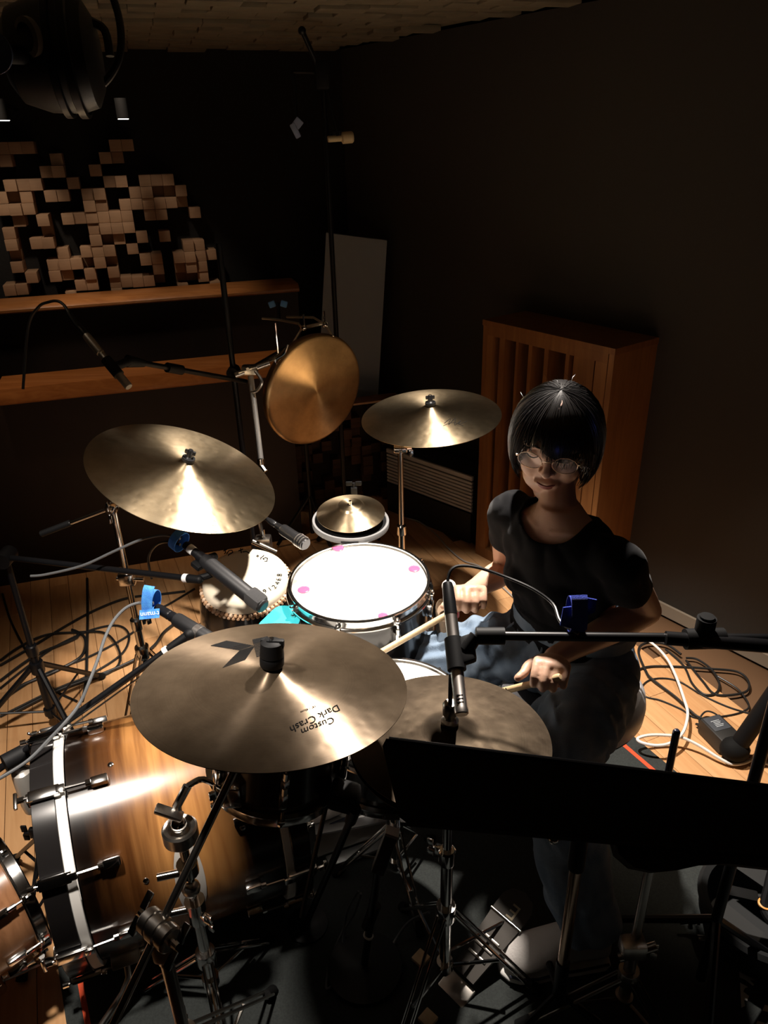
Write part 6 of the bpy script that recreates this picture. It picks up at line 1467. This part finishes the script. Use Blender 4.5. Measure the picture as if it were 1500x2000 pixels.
labs = ['black floor cable running from the left edge towards the cream hand drum', 'widest black cable loop on the left floor', 'thin black cable loop lying inside the widest loop at left', 'long straight black cable slanting under the blue ties', 'black cable lying on top of the left floor tangle', 'black cable leaning down at the far left edge', 'nearly vertical black cable beside the left stand poles', 'lowest black loop of the left floor tangle']
for k, pts in enumerate((
    [(-1.4505, 2.2480, 0.0050), (-1.3800, 2.3552, 0.0050), (-1.2943, 2.4978, 0.0050), (-1.2082, 2.6116, 0.0050), (-1.1038, 2.6924, 0.0050), (-0.9569, 2.7176, 0.0050), (-0.8680, 2.7337, 0.0050)],
    [(-1.3902, 2.1146, 0.0050), (-1.3465, 2.2286, 0.0050), (-1.2831, 2.3608, 0.0050), (-1.1794, 2.4644, 0.0050), (-1.0844, 2.4883, 0.0050), (-1.0196, 2.4228, 0.0050), (-1.0088, 2.3071, 0.0050), (-1.0713, 2.2023, 0.0050), (-1.1669, 2.1057, 0.0050), (-1.2623, 2.0284, 0.0050), (-1.3232, 1.9664, 0.0050)],
    [(-1.4072, 2.1540, 0.0080), (-1.3375, 2.3013, 0.0080), (-1.2209, 2.4106, 0.0080), (-1.2605, 2.4638, 0.0080), (-1.1902, 2.4092, 0.0080), (-1.1596, 2.2938, 0.0080), (-1.2225, 2.2048, 0.0080), (-1.3194, 2.1222, 0.0080), (-1.3541, 2.0364, 0.0080)],
    [(-1.3589, 2.0453, 0.0050), (-1.2703, 2.1811, 0.0050), (-1.1221, 2.2961, 0.0050), (-1.0082, 2.4395, 0.0050), (-0.9647, 2.5814, 0.0050), (-0.9147, 2.6363, 0.0050), (-0.8322, 2.7526, 0.0050)],
    [(-1.2768, 1.9832, 0.0110), (-1.1759, 2.0851, 0.0110), (-1.0576, 2.1649, 0.0110), (-0.9521, 2.2501, 0.0110), (-0.8984, 2.3361, 0.0110), (-0.8818, 2.4255, 0.0110), (-0.8475, 2.4940, 0.0110)],
    [(-1.6670, 2.7518, 0.0050), (-1.5460, 2.5525, 0.0050), (-1.3932, 2.3396, 0.0050), (-1.2703, 2.1811, 0.0050), (-1.1801, 2.0924, 0.0050), (-1.0866, 2.0348, 0.0050)],
    [(-1.3380, 2.8626, 0.0050), (-1.2362, 2.5752, 0.0050), (-1.1531, 2.3293, 0.0050), (-1.0929, 2.1450, 0.0050), (-1.0685, 2.0341, 0.0050)],
    [(-1.4621, 2.2753, 0.0080), (-1.4221, 2.3628, 0.0080), (-1.3508, 2.4333, 0.0080), (-1.2334, 2.4453, 0.0080), (-1.1301, 2.4407, 0.0080), (-1.0571, 2.3700, 0.0080), (-1.0023, 2.2560, 0.0080), (-1.0264, 2.1820, 0.0080), (-1.1247, 2.1426, 0.0080), (-1.2094, 2.0763, 0.0080), (-1.2847, 1.9997, 0.0080)])):
    floor_cable('loose_cable', labs[k], pts, .0045 if k % 2 else .0055, cable_black, group='loose cables on the left floor')
floor_cable('loose_cable', 'looped dark cable hanging by the box microphone pole', [(-0.0807, 1.1293, 0.2000), (-0.1094, 1.1573, 0.1000), (-0.1225, 1.1607, 0.0300), (-0.1426, 1.1221, 0.0120), (-0.1575, 1.0616, 0.0120), (-0.1579, 1.0269, 0.0120), (-0.1445, 1.0380, 0.0120), (-0.1258, 1.0968, 0.0120), (-0.1220, 1.1477, 0.0300), (-0.0945, 1.1438, 0.1000), (-0.0748, 1.1227, 0.2000)], .0028, cable_grey)
floor_cable('loose_cable', 'dark cable pair running down beside the hi-hat stand', [(0.0812, 1.1428, 0.1000), (0.0356, 1.1556, 0.0500), (-0.0024, 1.1309, 0.0120), (-0.0336, 1.0643, 0.0120), (-0.0455, 1.0240, 0.0120), (-0.0627, 1.0076, 0.0120)], .0032, cable_grey)

# turquoise pad between the hand drum and the crash
tp_ = [(-0.3205, 1.5007, 0.6600), (-0.2953, 1.5792, 0.6600), (-0.2763, 1.6063, 0.6600), (-0.2498, 1.6051, 0.6600), (-0.2278, 1.5807, 0.6600), (-0.2171, 1.5484, 0.6600), (-0.2219, 1.5178, 0.6600), (-0.2432, 1.4804, 0.6600)]
ct = sum((Vector(p) for p in tp_), Vector()) / len(tp_)
t = thing('turquoise_pad', 'bright turquoise rounded pad between the cream drum and floor tom', 'pad', (ct.x, ct.y, .006))
sp_ = spline(tp_, 4, True); part(t, 'pad', MB().slab(sp_, (0, 0, -1), .012), turquoise)
part(t, 'backing', MB().slab([(p.x * 1 + (p.x - ct.x) * .04, p.y + (p.y - ct.y) * .04, p.z - .0125) for p in sp_], (0, 0, -1), .006), white_paint)
part(t, 'pole', MB().cyl((ct.x, ct.y, .012), (ct.x, ct.y, .642), .008), black_metal)
part(t, 'round_base', MB().lathe([(0, 0), (.09, 0), (.09, .006), (.02, .014), (0, .014)], 32, Matrix.Translation((ct.x, ct.y, .0065))), black_metal)

# mallets standing in a bag on the floor tom's right
M = FT
a0 = -.12; cx, cy = math.cos(a0) * .222, math.sin(a0) * .222
t = thing('mallet_bag', 'tan stick bag hanging on the right side of the floor tom', 'bag', M @ Matrix.Translation((cx, cy, -.25)))
pr = [(.0, -.17), (.016, -.17), (.022, -.16), (.026, .10), (.027, .17), (.024, .17), (.022, .1), (.0, -.15)]
mbx = MB(); nsec = 20
for (r, z_), k in zip(pr, range(len(pr))): pass
part(t, 'pouch', MB().loft([((0, 0, z_), (max(r, .001), 0, 0), (0, max(r, .001) * 2.2, 0)) for r, z_ in [(.012, -.17), (.020, -.16), (.022, 0), (.024, .16), (.021, .165), (.019, .15)]], 24), mat('bag tan', (.24, .17, .11), .8, bump=(200, .2)), local=True)
part(t, 'strap_loop', MB().tube([(-.02, 0, .12), (-.032, 0, .19), (-.034, 0, .24), (-.038, 0, .246)], .004, 6), black_plastic, local=True)
IM = t.matrix_world
for k, (dy, dz, lab, col) in enumerate(((.012, .06, 'white felt mallet standing in the bag, farther of the two', felt), (-.022, .045, 'white felt mallet standing in the bag, nearer of the two', felt))):
    p0, p1 = IM @ Vector((.004, dy, -.12)), IM @ Vector((.012, dy * 1.25, .165 + dz))
    m2 = thing('felt_mallet', lab, 'mallet', p0, 'felt mallets in the stick bag')
    part(m2, 'handle', MB().cyl(p0, p1, .0045, n=10), stick_wood)
    part(m2, 'felt_head', MB().sph(p1, (.019, .019, .017), 18), felt)
p0, p1 = IM @ Vector((.006, -.034, -.1)), IM @ Vector((.022, -.044, .185))
m2 = thing('rubber_mallet', 'mallet with bright red head beside the two white ones', 'mallet', p0)
part(m2, 'handle', MB().cyl(p0, p1, .0045, n=10), stick_wood); part(m2, 'red_head', MB().cyl(p1 - Vector((0, 0, .012)), p1 + Vector((.0, -.0, .012)), .012, n=18), red_paint)

# grey case rim with handle hole at the lower right, small chrome fitting, wooden wedges
cc = Vector((0.8448, 1.1498, 0.1000))
t = thing('grey_case', 'dark grey round case with handle opening at the lower right edge', 'case', (cc.x, cc.y, .006))
gm = mat('case grey', (.008, .009, .0095), .6)
base = Matrix.Translation((cc.x + .02, cc.y - .02, .006))
part(t, 'bowl', MB().lathe([(0, .002), (.10, .0), (.125, .01), (.14, .06), (.142, .10), (.134, .105), (.13, .06), (.11, .02), (0, .012)], 48, base), gm)
part(t, 'rim', MB().lathe([(.130, .10), (.146, .098), (.150, .108), (.142, .118), (.128, .112), (.130, .10)], 48, base), gm)
part(t, 'lid_half', MB().slab([base @ Vector((.12 * math.cos(a), .12 * math.sin(a), .109)) for a in [-.6 + .16 * k for k in range(17)]], (0, 0, 1), .006), gm)
hp_ = base @ Vector((-.05, .02, .12))
part(t, 'handle_opening', MB().bbox(hp_, (.07, .03, .012), .005, Matrix.Rotation(-.3, 3, 'Z')), rubber)
bp2 = base @ Vector((-.025, -.005, .12))
part(t, 'strap', MB().tube(spline([bp2 + Vector((.05, .05, .06)), bp2 + Vector((.03, .02, .03)), bp2 + Vector((.01, -.02, -.002)), bp2 + Vector((.03, -.08, -.002))], 5), .012, 10), black_plastic)
part(t, 'orange_ring', MB().lathe([(.012, 0), (.016, .001), (.016, .005), (.012, .006)], 24, Matrix.Translation(bp2 + Vector((.012, -.008, .006)))), mat('orange ring', (.8, .35, .08), .4))
k0, k1 = Vector((0.7144, 1.1162, 0.0200)), Vector((0.7711, 1.1071, 0.0200))
t = thing('chrome_fitting', 'small chrome wing fitting lying on the rug near the white marks', 'fitting', (k0.x, k0.y, .006))
L = (k1 - k0).length
part(t, 'barrel', MB().rod(k0, [(0, 0), (.007, 0), (.007, L * .4), (.004, L * .42), (.004, L * .55), (.012, L * .57), (.012, L * .72), (.008, L * .74), (.008, L * .9), (.0125, L * .92), (.0125, L * 1.05), (0, L * 1.05)], k1, 18), chrome)
mb = MB(); wing(mb, k0 + Vector((-.01, .02, .006)), (0, .2, .3), (1, 0, 0), .006, .02); part(t, 'wing', mb, chrome)
for k, (p, lab) in enumerate((((0.0589, 1.0907, 0.0100), 'small square pale wooden block near the hi-hat pedal'), ((0.0670, 0.9567, 0.0100), 'pale wooden block at the bottom frame edge'))):
    tag(solo('wooden_block', MB().bbox(p, (.032, .032, .012), .002, Matrix.Rotation(.8, 3, 'Z')), stick_wood), lab, 'block')
for k, (p, lab) in enumerate((((0.1392, 1.0167, 0.0500), 'upper of two small white stickers beside the pedal board'), ((0.1285, 0.9983, 0.0400), 'lower of two small white stickers beside the pedal board'))):
    pass
